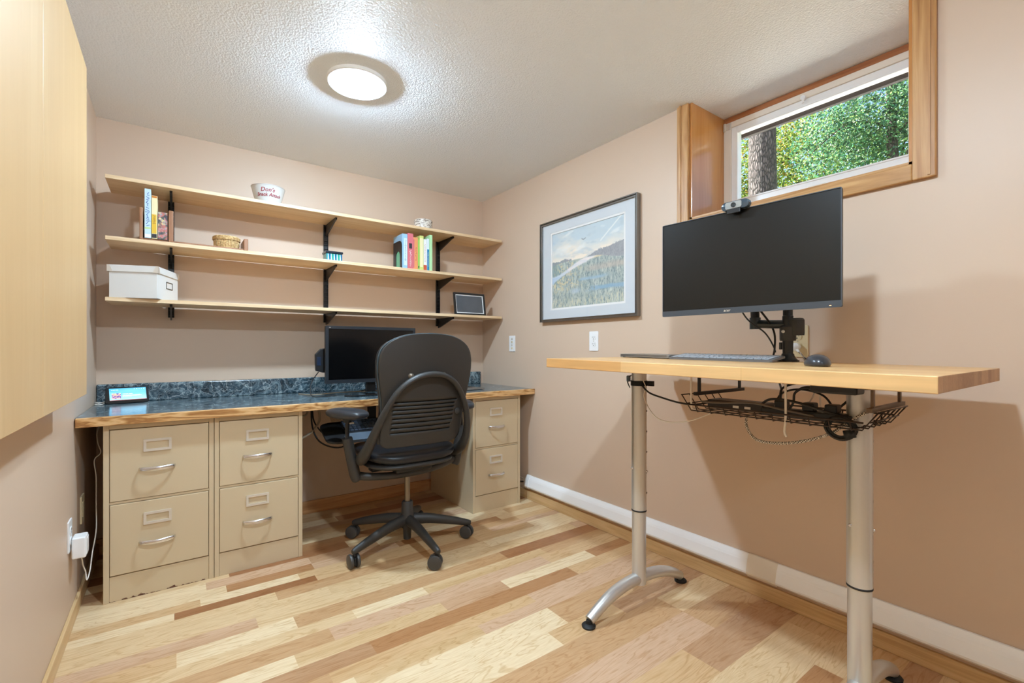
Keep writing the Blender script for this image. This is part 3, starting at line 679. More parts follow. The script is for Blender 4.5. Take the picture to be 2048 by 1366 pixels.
strokes(t, M, -.100, MZ + .072, MZ + .238, 2.893, INK_BLUE, .018, .0105, 5)
patch(t, M, -.1115, -.0885, MZ + .055, MZ + .063, 2.893, pm('pale_green_band', (190, 214, 140), rough=.5)); patch(t, M, -.1115, -.0885, MZ + .014, MZ + .030, 2.893, INK_WHITE)
t, M = book(-.0855, -.0625, MZ + .0105, .212, 2.893, .15, 'cream and yellow paperback beside the tall blue book', ye_)
patch(t, M, -.0845, -.0660, MZ + .036, MZ + .130, 2.893, pm('mustard_panel', (224, 180, 50), rough=.5)); patch(t, M, -.0845, -.0650, MZ + .014, MZ + .034, 2.893, INK_DARK)
strokes(t, M, -.0755, MZ + .085, MZ + .125, 2.8924, INK_BROWN, .014, .006, 6); patch(t, M, -.0845, -.0640, MZ + .212, MZ + .221, 2.893, INK_ORANGE)
def photo_print():
    m, nt, bq = newmat('photo_cover_print'); N = nt.nodes; K = nt.links
    tc = N.new('ShaderNodeTexCoord'); v = N.new('ShaderNodeTexVoronoi'); v.inputs['Scale'].default_value = 75; K.new(tc.outputs['Object'], v.inputs['Vector'])
    n = N.new('ShaderNodeTexNoise'); n.inputs['Scale'].default_value = 45; K.new(tc.outputs['Object'], n.inputs['Vector'])
    rp = N.new('ShaderNodeValToRGB'); e = rp.color_ramp.elements; e[0].position = .35; e[0].color = L4((70, 66, 74)); e[1].position = .75; e[1].color = L4((232, 226, 214))
    for p, c in ((.45, (96, 104, 92)), (.52, (200, 110, 100)), (.58, (150, 150, 158)), (.66, (222, 196, 120))): k = e.new(p); k.color = L4(c)
    mx = N.new('ShaderNodeMix'); mx.data_type = 'FLOAT'; mx.inputs['Factor'].default_value = .35; K.new(n.outputs['Fac'], mx.inputs['A']); K.new(v.outputs['Color'], mx.inputs['B']); K.new(mx.outputs['Result'], rp.inputs[0])
    K.new(rp.outputs[0], bq.inputs['Base Color']); bq.inputs['Roughness'].default_value = .3; return m
t, M = book(-.0605, -.0225, MZ + .0105, .135, 2.893, .13, 'short thick book with a multicoloured photo spine, rightmost in the rack', photo_print())
# lidded basket
t = thing('lidded_basket', 'small round straw basket with lid on the middle shelf', 'basket', (.237, 2.975, MZ + .0105))
def straw():
    m, nt, bq = newmat('woven_straw'); N = nt.nodes; K = nt.links
    tc = N.new('ShaderNodeTexCoord'); n = N.new('ShaderNodeTexNoise'); n.inputs['Scale'].default_value = 120; K.new(tc.outputs['Object'], n.inputs['Vector'])
    rp = N.new('ShaderNodeValToRGB'); e = rp.color_ramp.elements; e[0].position = .3; e[0].color = L4((176, 132, 78)); e[1].position = .65; e[1].color = L4((232, 204, 150)); K.new(n.outputs['Fac'], rp.inputs[0]); K.new(rp.outputs[0], bq.inputs['Base Color']); bq.inputs['Roughness'].default_value = .6; return m
STRAW = straw()
b = NB(); lathe(b, [(0, 0), (.052, 0), (.056, .006), (.058, .045), (0, .045)], seg=48)
for k in range(48):
    a = 2 * PI * k / 48; b2 = [(.0545 * math.cos(a), .0545 * math.sin(a), .002), (.0585 * math.cos(a), .0585 * math.sin(a), .02), (.0592 * math.cos(a), .0592 * math.sin(a), .044)]
    tube(b, b2, .0026, 5, 2)
obj('basket_body', b, STRAW, t, smooth=True)
b = NB(); lathe(b, [(.062, .044), (.0635, .048), (.0635, .060), (.060, .066), (.04, .069), (0, .070)], seg=48)
for k in range(5): tube(b, [(.0642 * math.cos(2 * PI * j / 40), .0642 * math.sin(2 * PI * j / 40), .046 + k * .0035) for j in range(41)], .002, 5, 1, smooth=False)
obj('lid', b, STRAW, t, smooth=True)
# small turquoise striped block box
t = thing('striped_glass_box', 'small turquoise and white striped box with dark lid on the middle shelf', 'trinket box', (.79, 2.955, MZ))
Mb = rot_at((.79, 2.955, MZ), .0)
stripes = [pm('turquoise_glass', (36, 140, 150), rough=.2), pm('pale_glass', (200, 232, 236), rough=.2), pm('deep_blue_glass', (28, 96, 140), rough=.2), pm('green_glass', (30, 150, 130), rough=.2)]
b = NB(); box(b, .742, .840, 2.910, 2.990, MZ + .0005, MZ + .004, .001); obj('base', b, BLACK, t, world=True)
b = NB(); box(b, .746, .836, 2.913, 2.987, MZ + .004, MZ + .044, .001); obj('glass_block', b, stripes[0], t, world=True)
for k in range(5):
    x = .7545 + k * .0175
    b = NB(); poly = [(x - .0015, .006), (x + .0065, .006), (x + .003, .042), (x - .001, .042)]; prism(b, poly, 0, .0008, T(0, 2.9128, MZ) @ M_BACK); obj('pale_stripe', b, stripes[1], t, world=True)
    b = NB(); poly = [(x + .008, .006), (x + .0135, .006), (x + .0135, .042), (x + .0045, .042)]; prism(b, poly, 0, .0006, T(0, 2.9128, MZ) @ M_BACK); obj('blue_stripe', b, stripes[2 + k % 2], t, world=True)
b = NB(); box(b, .740, .842, 2.905, 2.995, MZ + .0445, MZ + .0575, .003); obj('lid', b, pm('dark_metal_lid', (58, 66, 78), rough=.2, metal=.6), t, world=True)
# right group of books, with black arched bookend
b = NB()
arch = [(-.075, 0), (-.04, 0)]
outer = [(0, 0), (0, .165), (.012, .185), (.13, .185), (.14, .175), (.14, 0)]
t = thing('arched_bookend', 'black metal bookend with arched cut-out left of the right-hand books', 'bookend', (1.22, 2.95, MZ))
# panel standing in the y-z plane, arch hole through which the green cover shows
def arch_panel(x, y0, y1, h, ay0, ay1, ah, th):
    n = 12; ar = (ay1 - ay0) / 2; yc = (ay0 + ay1) / 2
    inner = [(ay0, 0)] + [(yc - ar * math.cos(PI * k / n), ah - ar + ar * math.sin(PI * k / n)) for k in range(n + 1)] + [(ay1, 0)]
    rad = .04
    out = [(y0, 0)] + [(y0 + rad - rad * math.cos(PI / 2 * k / 6), h - rad + rad * math.sin(PI / 2 * k / 6)) for k in range(7)] + [(y1, h)] + [(y1, 0)]
    bm = NB(); poly = out + inner[::-1]
    prism(bm, poly, 0, th, Matrix(((0, 0, 1, x), (1, 0, 0, 0), (0, 1, 0, MZ + .0008), (0, 0, 0, 1))))
    return bm
obj('panel', arch_panel(1.2185, 2.905, 3.045, .185, 2.932, 3.0, .118, .003), BLACKM, t, world=True)
b = NB(); box(b, 1.2185, 1.26, 2.935, 3.00, MZ + .0003, MZ + .0009); obj('foot', b, BLACKM, t, world=True)
bl_ = pm('pale_blue_cover', (150, 190, 220), rough=.4); gr_ = pm('green_cover', (110, 176, 140), rough=.5)
zt = MZ + .001
t, M = book(1.2240, 1.2600, zt, .228, 2.905, .15, 'thick light blue book standing against the black bookend', bl_)
patch(t, M, 1.236, 1.258, zt + .02, zt + .20, 2.905, pm('white_blue_panel', (206, 222, 216), rough=.5)); strokes(t, M, 1.247, zt + .05, zt + .19, 2.9044, INK_BLUE, .014, .008, 7)
b = NB(); box(b, 1.2218, 1.2238, 2.925, 3.01, zt + .004, zt + .125); obj('printed_panel', b, gr_, t, world=True, label='green panel showing through the bookend arch')
red_ = pm('rose_red_cover', (210, 110, 118), rough=.4)
t, M = book(1.2612, 1.3010, zt, .236, 2.903, .155, 'thick rose-red book on the right of the middle shelf', red_)
patch(t, M, 1.271, 1.292, zt + .135, zt + .170, 2.903, INK_DARK); strokes(t, M, 1.281, zt + .02, zt + .125, 2.903, INK_WHITE, .018, .008, 8)
or_ = pm('orange_cover', (230, 152, 98), rough=.4)
t, M = book(1.3022, 1.3350, zt, .215, 2.905, .15, 'orange book beside the rose-red one', or_)
strokes(t, M, 1.322, zt + .06, zt + .15, 2.905, INK_BROWN, .010, .008, 9); patch(t, M, 1.303, 1.310, zt + .01, zt + .2, 2.905, red_)
yg_ = pm('yellow_green_cover', (206, 214, 120), rough=.4)
t, M = book(1.3362, 1.3470, zt, .205, 2.905, .15, 'thin green book right of the orange one', pm('leaf_green_cover', (150, 196, 92), rough=.4))
patch(t, M, 1.338, 1.345, zt + .012, zt + .025, 2.905, INK_DARK)
t, M = book(1.3480, 1.3760, zt, .232, 2.903, .155, 'cream and yellow-green book, tallest of its pair', yg_)
patch(t, M, 1.350, 1.372, zt + .02, zt + .215, 2.903, pm('cream_panel', (238, 226, 180), rough=.5))
t, M = book(1.3772, 1.4010, zt, .212, 2.905, .15, 'white book with a rust-red foot on its spine', pm('white_cover', (232, 230, 226), rough=.4))
patch(t, M, 1.3775, 1.4005, zt, zt + .036, 2.905, pm('rust_red_panel', (196, 84, 58), rough=.5)); strokes(t, M, 1.388, zt + .06, zt + .18, 2.905, INK_RED, .009, .008, 10)
t, M = book(1.4022, 1.4180, zt, .218, 2.903, .15, 'white book with blue panel on its spine', pm('blue_white_cover', (214, 224, 230), rough=.4))
patch(t, M, 1.4025, 1.4175, zt, zt + .145, 2.903, pm('teal_blue_panel', (38, 128, 170), rough=.5)); strokes(t, M, 1.410, zt + .03, zt + .13, 2.9025, INK_WHITE, .008, .008, 11)
t, M = book(1.4192, 1.4400, zt, .246, 2.900, .155, 'pale mint-green book, rightmost on the middle shelf', pm('mint_cover', (178, 222, 168), rough=.4))

# white storage box, turned on the lowest shelf
LZ = SZ[2]
t = thing('storage_box', 'white lidded cardboard storage box on the lowest shelf', 'storage box', (-.06, 2.838, LZ), math.radians(-19))
WB = .20; DB = .26
BOXW = pm('box_white_paper', (224, 222, 218), rough=.6)
b = NB(); box(b, -WB + .003, -.003, .003, DB - .003, .0005, .143, .0012); obj('box_body', b, BOXW, t)
b = NB(); box(b, -WB - .003, .003, -.003, DB + .003, .124, .156, .0015); obj('lid', b, BOXW, t)
b = NB()
for (x, sx) in ((-WB - .003, 1), (.003, -1)):
    for (y, sy) in ((-.003, 1), (DB + .003, -1)):
        for (ax) in (0, 1):
            if ax == 0: 
                poly = [(0, 0), (.022, 0), (.016, .016), (.008, .0325), (0, .0325)]
                pts = [(x + sx * p, y - sy * .0007, .1238 + q) for p, q in poly]
            else:
                poly = [(0, 0), (.022, 0), (.016, .016), (.008, .0325), (0, .0325)]
                pts = [(x - sx * .0007, y + sy * p, .1238 + q) for p, q in poly]
            lo = [b.verts.new(p) for p in pts]
            off = (0, sy * .0006, 0) if ax == 0 else (sx * .0006, 0, 0)
            hi_ = [b.verts.new(Vector(p) + Vector(off)) for p in pts]
            b.faces.new(lo); b.faces.new(hi_[::-1])
            for i in range(5): b.faces.new((lo[i], lo[(i + 1) % 5], hi_[(i + 1) % 5], hi_[i]))
obj('corner_caps', b, SATIN, t)
Mf = T(-.003, .145, .078) @ Matrix(((0, 0, 1, 0), (1, 0, 0, 0), (0, 1, 0, 0), (0, 0, 0, 1)))
b = NB(); frame_prism(b, rrect(.078, .036, .002, 2), rrect(.070, .028, .001, 2), 0, .002, Mf); obj('label_holder', b, pm('pewter', (120, 118, 112), rough=.3, metal=.9), t)
# small black photo frame
t = thing('photo_frame', 'small black photo frame with white border on the lowest shelf', 'photo frame', (1.765, 2.93, LZ), math.radians(0))
Mt = T(0, 0, .001) @ Matrix.Rotation(math.radians(-9), 4, 'X')
Mf = Mt @ T(0, 0, .0825) @ M_BACK
b = NB(); frame_prism(b, rrect(.262, .165, .002, 2), rrect(.236, .139, .001, 2), -.008, .006, Mf); obj('frame_moulding', b, BLACK, t)
b = NB(); frame_prism(b, rrect(.238, .141, .001, 2), rrect(.222, .125, .001, 2), -.004, .0, Mf); obj('mat_border', b, WHITE, t)
b = NB(); prism(b, rrect(.236, .139, .001, 2), -.007, -.002, Mf); obj('picture', b, pm('dark_grey_photo', (84, 88, 94), rough=.12, var=.25, vscale=9), t)
b = NB(); box(b, -.02, .02, 0, .002, 0, .13, M=T(0, .012, .003) @ Matrix.Rotation(math.radians(-24), 4, 'X')); obj('easel_back', b, BLACK, t)

# ================================================================== things on the counter
# smart display
t = thing('smart_display', 'small smart display glowing blue on the left end of the counter', 'smart display', (-.185, 3.075, CZ), math.radians(13))
def mixc(a, b_, f): return tuple(a[i] + (b_[i] - a[i]) * f for i in range(3))
Mt = T(0, 0, .001) @ Matrix.Rotation(math.radians(-22), 4, 'X')
b = NB()
prof = [(-.002, 0), (.055, .0), (.050, .03), (.034, .078), (.028, .080)]
prism(b, prof, -.084, .084, Matrix(((0, 0, 1, 0), (1, 0, 0, 0), (0, 1, 0, .001), (0, 0, 0, 1))), bev=.003); obj('housing', b, pm('charcoal_fabric', (40, 46, 54), rough=.7, bump=.3, bscale=900), t, smooth=True)
Mf = Mt @ T(0, 0, .0435) @ M_BACK
b = NB(); prism(b, rrect(.172, .085, .009, 5), -.004, .0045, Mf, bev=.001); obj('bezel', b, pm('glossy_black', (14, 16, 20), rough=.12), t)
def colored_grid(name, w, h, nx, ny, fn, M, mat, parent, world=True):
    me = bpy.data.meshes.new(name); V = []; F = []; C = []
    for j in range(ny + 1):
        for i in range(nx + 1): V.append(M @ Vector((-w / 2 + w * i / nx, -h / 2 + h * j / ny, 0)))
    for j in range(ny):
        for i in range(nx):
            a = j * (nx + 1) + i; F.append((a, a + 1, a + nx + 2, a + nx + 1)); C.append(fn((i + .5) / nx, (j + .5) / ny))
    me.from_pydata(V, [], F); ca = me.color_attributes.new('col', 'FLOAT_COLOR', 'CORNER'); arr = []
    for c in C: arr += [*lin(c), 1] * 4
    ca.data.foreach_set('color', arr); me.materials.append(mat)
    o = bpy.data.objects.new(name, me); COL.objects.link(o); o.parent = parent; return o
def echo_fn(u, v):
    c = mixc((150, 205, 226), (70, 150, 196), max(0, min(1, v + .25 * mnoise.noise(Vector((u * 3, v * 3, 1)))))) 
    if .06 < u < .30 and .14 < v < .58:
        n = mnoise.noise(Vector((u * 16, v * 12, 4)))
        c = mixc((140, 90, 170), (236, 190, 120), .5 + n) if n > -.1 else (90, 80, 140)
    for v0, u1 in ((.52, .62), (.42, .82), (.36, .88), (.28, .6)):
        if abs(v - v0) < .018 and .34 < u < u1 and math.sin(u * 190 + v0 * 40) > -.5: c = (236, 246, 250)
    if abs(v - .86) < .03 and (.05 < u < .24) and math.sin(u * 170) > -.4: c = (230, 248, 252)
    if abs(v - .9) < .025 and u > .62 and math.sin(u * 95) > .35: c = (226, 246, 250)
    if v < .045: c = (150, 90, 84)
    return c
colored_grid('screen_image', .148, .064, 96, 44, echo_fn, Mf @ T(.002, .004, .0052), attrmat('lit_screen', rough=.15, emit=.75), t)
b = NB(); tube(b, [(-.085, .035, .012), (-.11, .03, .006), (-.128, .0, .004), (-.112, -.02, .004), (-.095, .01, .004), (-.09, .04, .006), (-.12, .06, .01)], .0022, 7); obj('power_cord', b, CABLEW, t)

# old monitor on the counter
def monitor(name, label, loc, rotz, w, h, bez, chin, thick, bezmat, scrmat):
    t = thing(name, label, 'monitor', loc, rotz)
    # local: screen faces -y, centre of panel bottom at z=0
    b = NB(); frame_prism(b, rrect(w, h, .004, 3, 0, h / 2), rrect(w - 2 * bez, h - bez - chin, .001, 3, 0, chin + (h - bez - chin) / 2), -.004, .004, M_BACK); obj('bezel', b, bezmat, t)
    b = NB(); box(b, -w / 2 + bez - .001, w / 2 - bez + .001, -.0015, .004, chin - .001, h - bez + .001); obj('screen', b, scrmat, t)
    b = NB(); box(b, -w / 2 + .001, w / 2 - .001, .004, thick * .5, .001, h - .001, .004, 3); box(b, -w * .32, w * .32, thick * .45, thick, h * .12, h * .88, .012, 3); obj('back_housing', b, BLACK, t)
    return t
GLOSS = pm('glossy_dark_screen', (8, 8, 9), rough=.18)
t = monitor('computer_monitor', 'black-framed monitor standing on the marble counter behind the office chair', (.990, 2.80, .855), math.radians(1.5), .562, .337, .017, .022, .05, BEZEL, GLOSS)
b = NB(); box(b, -.03, .03, .03, .05, -.06, .10, .004); obj('stand_neck', b, BLACK, t)
b = NB(); prism(b, [(-.19 + .0 * 0, -.05), (-.14, -.10), (.10, -.12), (.16, -.06), (.15, .06), (-.12, .08)], -.0745, -.066, bev=.003); obj('stand_base', b, pm('glossy_base', (20, 20, 22), rough=.1), t)
b = NB(); box(b, -.262, -.252, -.0048, -.0038, .3265, .3290); obj('logo', b, SATIN, t)
# docking dongle hanging behind the monitor's left edge
t = thing('docking_unit', 'black docking unit clipped behind the left edge of the counter monitor', 'docking unit', (.70, 2.87, .99))
b = NB(); prism(b, [(-.028, -.06), (-.03, .035), (.0, .068), (.055, .075), (.055, -.075), (.01, -.072)], -.012, .012, M_BACK, bev=.003); obj('housing', b, BLACK, t)
b = NB(); box(b, -.022, .0, -.0135, -.011, -.03, .02, .001); obj('port_panel', b, pm('blue_black', (30, 44, 66), rough=.3), t)
b = NB(); tube(b, [(-.01, .0, -.068), (-.045, .0, -.12), (-.06, -.02, -.17), (-.055, -.04, -.203), (-.02, -.06, -.207), (.08, -.05, -.206)], .0028, 7); obj('cable', b, CABLE, t)
o = obj('counter_cable', tube(NB(), [(.62, 3.06, CZ + .003), (.68, 2.93, CZ + .004), (.80, 2.90, CZ + .012), (.95, 2.92, CZ + .010), (1.10, 2.93, CZ + .008), (1.22, 2.9, CZ + .012), (1.3, 2.96, CZ + .004)], .003, 7), CABLEG); tag(o, 'pale cable lying across the counter under the monitor', 'cable')
o = obj('counter_cable', tube(NB(), [(.93, 2.94, CZ + .004), (1.02, 2.88, CZ + .028), (1.10, 2.85, CZ + .012), (1.18, 2.93, CZ + .004), (1.26, 2.88, CZ + .02), (1.32, 2.93, CZ + .004), (1.20, 3.0, CZ + .004), (1.05, 2.98, CZ + .02)], .0035, 7), CABLE); tag(o, 'tangled black cable on the counter behind the chair back', 'cable')
# open laptop at the right
t = thing('laptop', 'open grey laptop on the counter, right of the office chair', 'laptop', (1.56, 2.76, CZ), math.radians(6))
b = NB(); prism(b, rrect(.305, .21, .008, 4), .003, .012, bev=.0015); obj('base', b, ALU, t)
b = NB()
for r_ in range(5):
    for c_ in range(13): cbox(b, (-.125 + c_ * .0208, .07 - r_ * .02, .0128), (.017, .016, .0016), .0006)
obj('keys', b, BLACK, t)
Mh = T(0, .104, .012) @ Matrix.Rotation(math.radians(-14), 4, 'X')
b = NB(); box(b, -.1525, .1525, -.002, .003, 0, .205, .0015, M=Mh); lid = obj('lid', b, ALU, t)
b = NB(); box(b, -.146, .146, -.0028, -.0018, .008, .198, M=Mh); obj('screen', b, SCREEN, lid)

# ================================================================== under the counter: keyboard tray, keyboard, cables
t = thing('keyboard_tray', 'black pull-out keyboard tray under the counter', 'keyboard tray', (.98, 2.58, .60))
Mt = T(.95, 2.58, .605) @ Matrix.Rotation(math.radians(22), 4, 'X')
poly = rrect(.56, .24, .045, 6) 
poly = [(x if x > -.15 else x * 1.10 - .0, y * (1 if x > -.2 else .85)) for x, y in poly]
b = NB(); prism(b, poly, -.006, .006, Mt, bev=.003); obj('tray_board', b, BLACK, t, world=True)
b = NB(); prism(b, rrect(.48, .07, .03, 6, .02, -.088), .006, .022, Mt, bev=.006); obj('wrist_rest', b, pm('grey_blue_gel', (92, 104, 116), rough=.3), t, world=True)
b = NB(); box(b, .90, .98, 2.62, 2.90, .735, .7425, .001); box(b, .92, .96, 2.66, 2.70, .64, .738, .002); obj('arm_bracket', b, BLACKM, t, world=True)
t = thing('keyboard', 'black keyboard on the pull-out tray behind the chair back', 'keyboard', (.98, 2.60, .62))
b = NB(); prism(b, rrect(.44, .135, .01, 4, .02, .018), .0065, .020, Mt, bev=.002); obj('case', b, BLACK, t, world=True)
b = NB()
for r_ in range(5):
    for c_ in range(20): cbox(b, (-.186 + c_ * .0216, .070 - r_ * .023, .023), (.0185, .019, .007), .0015, 1, M=Mt)
obj('keys', b, pm('blue_grey_keys', (74, 84, 100), rough=.35), t, world=True)
for pts, r_, m_, lb in (
    ([(.565, 2.75, .745), (.60, 2.74, .71), (.58, 2.73, .69), (.545, 2.76, .70)], .006, CABLEG, 'short beige loop of cable tucked under the counter beside the middle cabinet'),
    ([(.66, 2.78, .745), (.67, 2.76, .66), (.62, 2.72, .60), (.545, 2.68, .57)], .0065, CABLEG, 'thick beige cable hanging under the counter into the knee space'),
    ([(.64, 2.80, .745), (.64, 2.76, .65), (.69, 2.72, .575), (.76, 2.72, .56), (.86, 2.66, .62)], .004, CABLE, 'upper black cable sagging under the counter'),
    ([(.63, 2.78, .745), (.625, 2.73, .62), (.66, 2.68, .54), (.76, 2.65, .51), (.86, 2.62, .58)], .0045, CABLE, 'lower black cable sagging under the counter')):
    b = NB(); tube(b, pts, r_, 8); o = obj('hanging_cable', b, m_); tag(o, lb, 'cable')
b = NB()
for k in range(9): tube(b, [(.770 + k * .0065, 3.0, .744), (.775 + k * .0068, 2.97, .66), (.79 + k * .007, 2.95, .60)], .0024, 6)
o = obj('ribbon_cable', b, CABLEG); tag(o, 'flat bundle of beige cables hanging under the counter behind the armrest', 'cable bundle')
o = obj('floor_cable', tube(NB(), [(1.94, 3.0, .13), (1.97, 2.80, .135), (1.99, 2.66, .15), (2.0, 2.60, .14)], .004, 7), CABLEG); tag(o, 'beige cable running into the end of the white raceway', 'cable')
o = obj('floor_cable', tube(NB(), [(1.94, 2.95, .10), (1.96, 2.78, .095), (1.985, 2.65, .115), (2.0, 2.60, .12)], .004, 7), CABLE); tag(o, 'black cable running into the end of the white raceway', 'cable')

# ================================================================== raceway on right wall
t = thing('cable_raceway', 'long white plastic cable raceway above the right baseboard', 'cable raceway', (XR, .8, .08))
def raceway_prof(e=0): return [(0, -.0 - e), (.020 + e, -.0 - e), (.032 + e, .010), (.034 + e, .018), (.024 + e, .060), (.020 + e, .070), (.010 + e, .088 + e), (0, .088 + e)]
Mr = Matrix(((-1, 0, 0, XR - .001), (0, 0, 1, 0), (0, 1, 0, .080), (0, 0, 0, 1)))
b = NB(); prism(b, raceway_prof(), YF + .02, 2.57, Mr); obj('channel', b, RACE, t, world=True)
b = NB(); prism(b, raceway_prof(.0025), 2.545, 2.584, Mr, bev=.002); obj('end_cap', b, WHITE, t, world=True)
b = NB(); prism(b, raceway_prof(.003), .90, 1.02, Mr, bev=.001); obj('coupler', b, VINYL, t, world=True)

# ================================================================== framed landscape
PY0, PY1, PZ0, PZ1 = 1.606, 2.42, 1.235, 1.896
t = thing('framed_landscape', 'framed marsh landscape print with pale blue mat on the right wall', 'framed picture', (XR, (PY0 + PY1) / 2, PZ0))
pw, ph = PY1 - PY0, PZ1 - PZ0
Mf = T(XR, (PY0 + PY1) / 2, (PZ0 + PZ1) / 2) @ M_RIGHT
FR = pm('pewter_frame', (136, 132, 128), rough=.24, metal=.85)
b = NB(); frame_prism(b, rrect(pw, ph, .001, 1), rrect(pw - .012, ph - .012, .001, 1), .001, .030, Mf); frame_prism(b, rrect(pw - .010, ph - .010, .001, 1), rrect(pw - .030, ph - .030, .001, 1), .001, .022, Mf)
frame_prism(b, rrect(pw - .026, ph - .026, .001, 1), rrect(pw - .036, ph - .036, .001, 1), .001, .026, Mf)
obj('frame_moulding', b, FR, t, world=True)
aw, ah = .607, .487; ao = .003
b = NB(); frame_prism(b, rrect(pw - .03, ph - .03, .001, 1), rrect(aw + .022, ah + .022, .001, 1), .006, .014, Mf); obj('mat_board', b, pm('pale_blue_mat', (206, 210, 214), rough=.55), t, world=True)
b = NB(); frame_prism(b, rrect(aw + .026, ah + .026, .001, 1), rrect(aw - .002, ah - .002, .001, 1), .005, .012, Mf); obj('inner_mat', b, pm('white_mat', (232, 230, 228), rough=.55), t, world=True)
def fb(x, y, s, o=4):
    a = 0; am = 1; tt = 0
    for k in range(o): a += am * mnoise.noise(Vector((x * s, y * s, 3.7 + k * 9))); tt += am; am *= .55; s *= 2.1
    return a / tt
def ss(a, b_, x):
    t_ = max(0, min(1, (x - a) / (b_ - a))); return t_ * t_ * (3 - 2 * t_)
def land(u, v):
    # v 0 bottom .. 1 top: pale sky, dark wooded shore right and left, a river bending to the lower left, marsh grass in front
    w1 = fb(u * 1.1, v * 2.4, 3); f = (v - .6) / .4
    c = mixc((238, 224, 206), (182, 200, 210), max(0, min(1, f * 1.25 + 1.1 * w1)))
    c = mixc(c, (224, 228, 228), .7 * ss(.05, .3, fb(u - v * .5, v * 1.8 + 3, 4)))
    c = mixc(c, (156, 176, 190), .45 * ss(.1, .35, fb(u * .9 + 5, v * 2.4, 5)))
    c = mixc(c, (234, 236, 234), .8 * ss(.02, .0, abs((v - .78) - (u - .72) * .9)) * (1 if u > .70 else 0))
    if abs(v - (.83 + abs(u - .475) * .5)) < .007 and abs(u - .475) < .028: c = mixc(c, (110, 120, 132), .8)
    ridge = .585 + .075 * ss(.45, .70, u) + .045 * ss(.7, 1, u) + .022 * max(0, fb(u, 0, 34)) + (.05 * max(0, fb(u, 7, 90)) if u > .55 else 0)
    low = .60 - .075 * ss(.6, 1, u)
    if u > .44 and low - .01 < v < ridge: c = mixc(c, mixc((112, 118, 128), (146, 150, 158), .5 + fb(u * 2, v, 40)), .92 * ss(low - .01, low + .005, v))
    rl = .615 + .02 * fb(u, 3, 60) + .018 * ss(.10, .2, u) * ss(.28, .2, u)
    if u < .30 and .575 < v < rl: c = mixc(c, (116, 124, 134), .9)
    base_top = .60 - .02 * ss(.3, 0, u)
    g = ss(base_top + .006, base_top - .006, v) if u < .46 else ss(low + .006, low - .006, v)
    if g > 0:
        n = fb(u * 3.4, v * 1.0, 10); k = fb(u * 7, v * 1.6, 16); m2 = fb(u * 1.2, v * 3, 4)
        d = mixc((122, 142, 144), (186, 194, 184), .5 + 1.1 * n + .5 * k)
        d = mixc(d, (84, 106, 114), .75 * ss(.06, .24, -k))
        d = mixc(d, (214, 196, 146), .8 * ss(.02, .16, fb(u * 4 + 9, v * 3, 9)) * ss(.62, .2, u) * ss(.12, .3, v))
        d = mixc(d, (184, 168, 154), .6 * ss(.45, .6, u) * ss(.40, .44, v) * ss(.52, .46, v))
        d = mixc(d, (140, 174, 198), .85 * ss(.035, .0, abs(v - .335 + .02 * m2)) * ss(.36, .45, u) * ss(.85, .7, u))
        d = mixc(d, (120, 160, 190), .85 * ss(.04, .01, abs(v - .20 - .03 * m2)) * ss(.52, .66, u + .3 * k))
        d = mixc(d, (166, 188, 206), .7 * ss(.05, .01, abs(v - .20)) * ss(.12, .0, abs(u - .36)))
        d = mixc(d, (212, 204, 168), .7 * ss(.18, .06, v) * ss(-.05, .15, fb(u * 10, v * 2, 9)))
        d = mixc(d, (212, 194, 150), .9 * ss(.016, .006, abs(v - .585 - .03 * (u - .6))) * ss(.46, .5, u) * ss(.78, .7, u))
        up = .42 + .18 * ss(0, .55, u) + .012 * fb(u, 2, 20); dn = .30 + .27 * (max(0, u) / .6) ** .65 + .02 * fb(u, 5, 14)
        riv = ss(up + .012, up - .006, v) * ss(dn - .010, dn + .014, v) * ss(.68, .58, u)
        d = mixc(d, mixc((172, 192, 214), (222, 216, 216), ss(0, .4, u) + fb(u * 1.2, v * 9, 6)), riv)
        d = mixc(d, (104, 130, 136), .6 * ss(.16, .04, u) * ss(up, up + .02, v))
        c = mixc(c, d, g)
    return mixc(c, (255, 240, 226), .16)
colored_grid('printed_landscape', aw, ah, 220, 170, land, Mf @ T(0, 0, .0065), attrmat('landscape_print', rough=.5), t)
for o in (bpy.data.objects['printed_landscape'],): o.matrix_parent_inverse = T(*t.location).inverted()
b = NB(); prism(b, rrect(pw - .028, ph - .028, .001, 1), .0165, .0180, Mf); obj('glazing', b, PICGLASS, t, world=True)

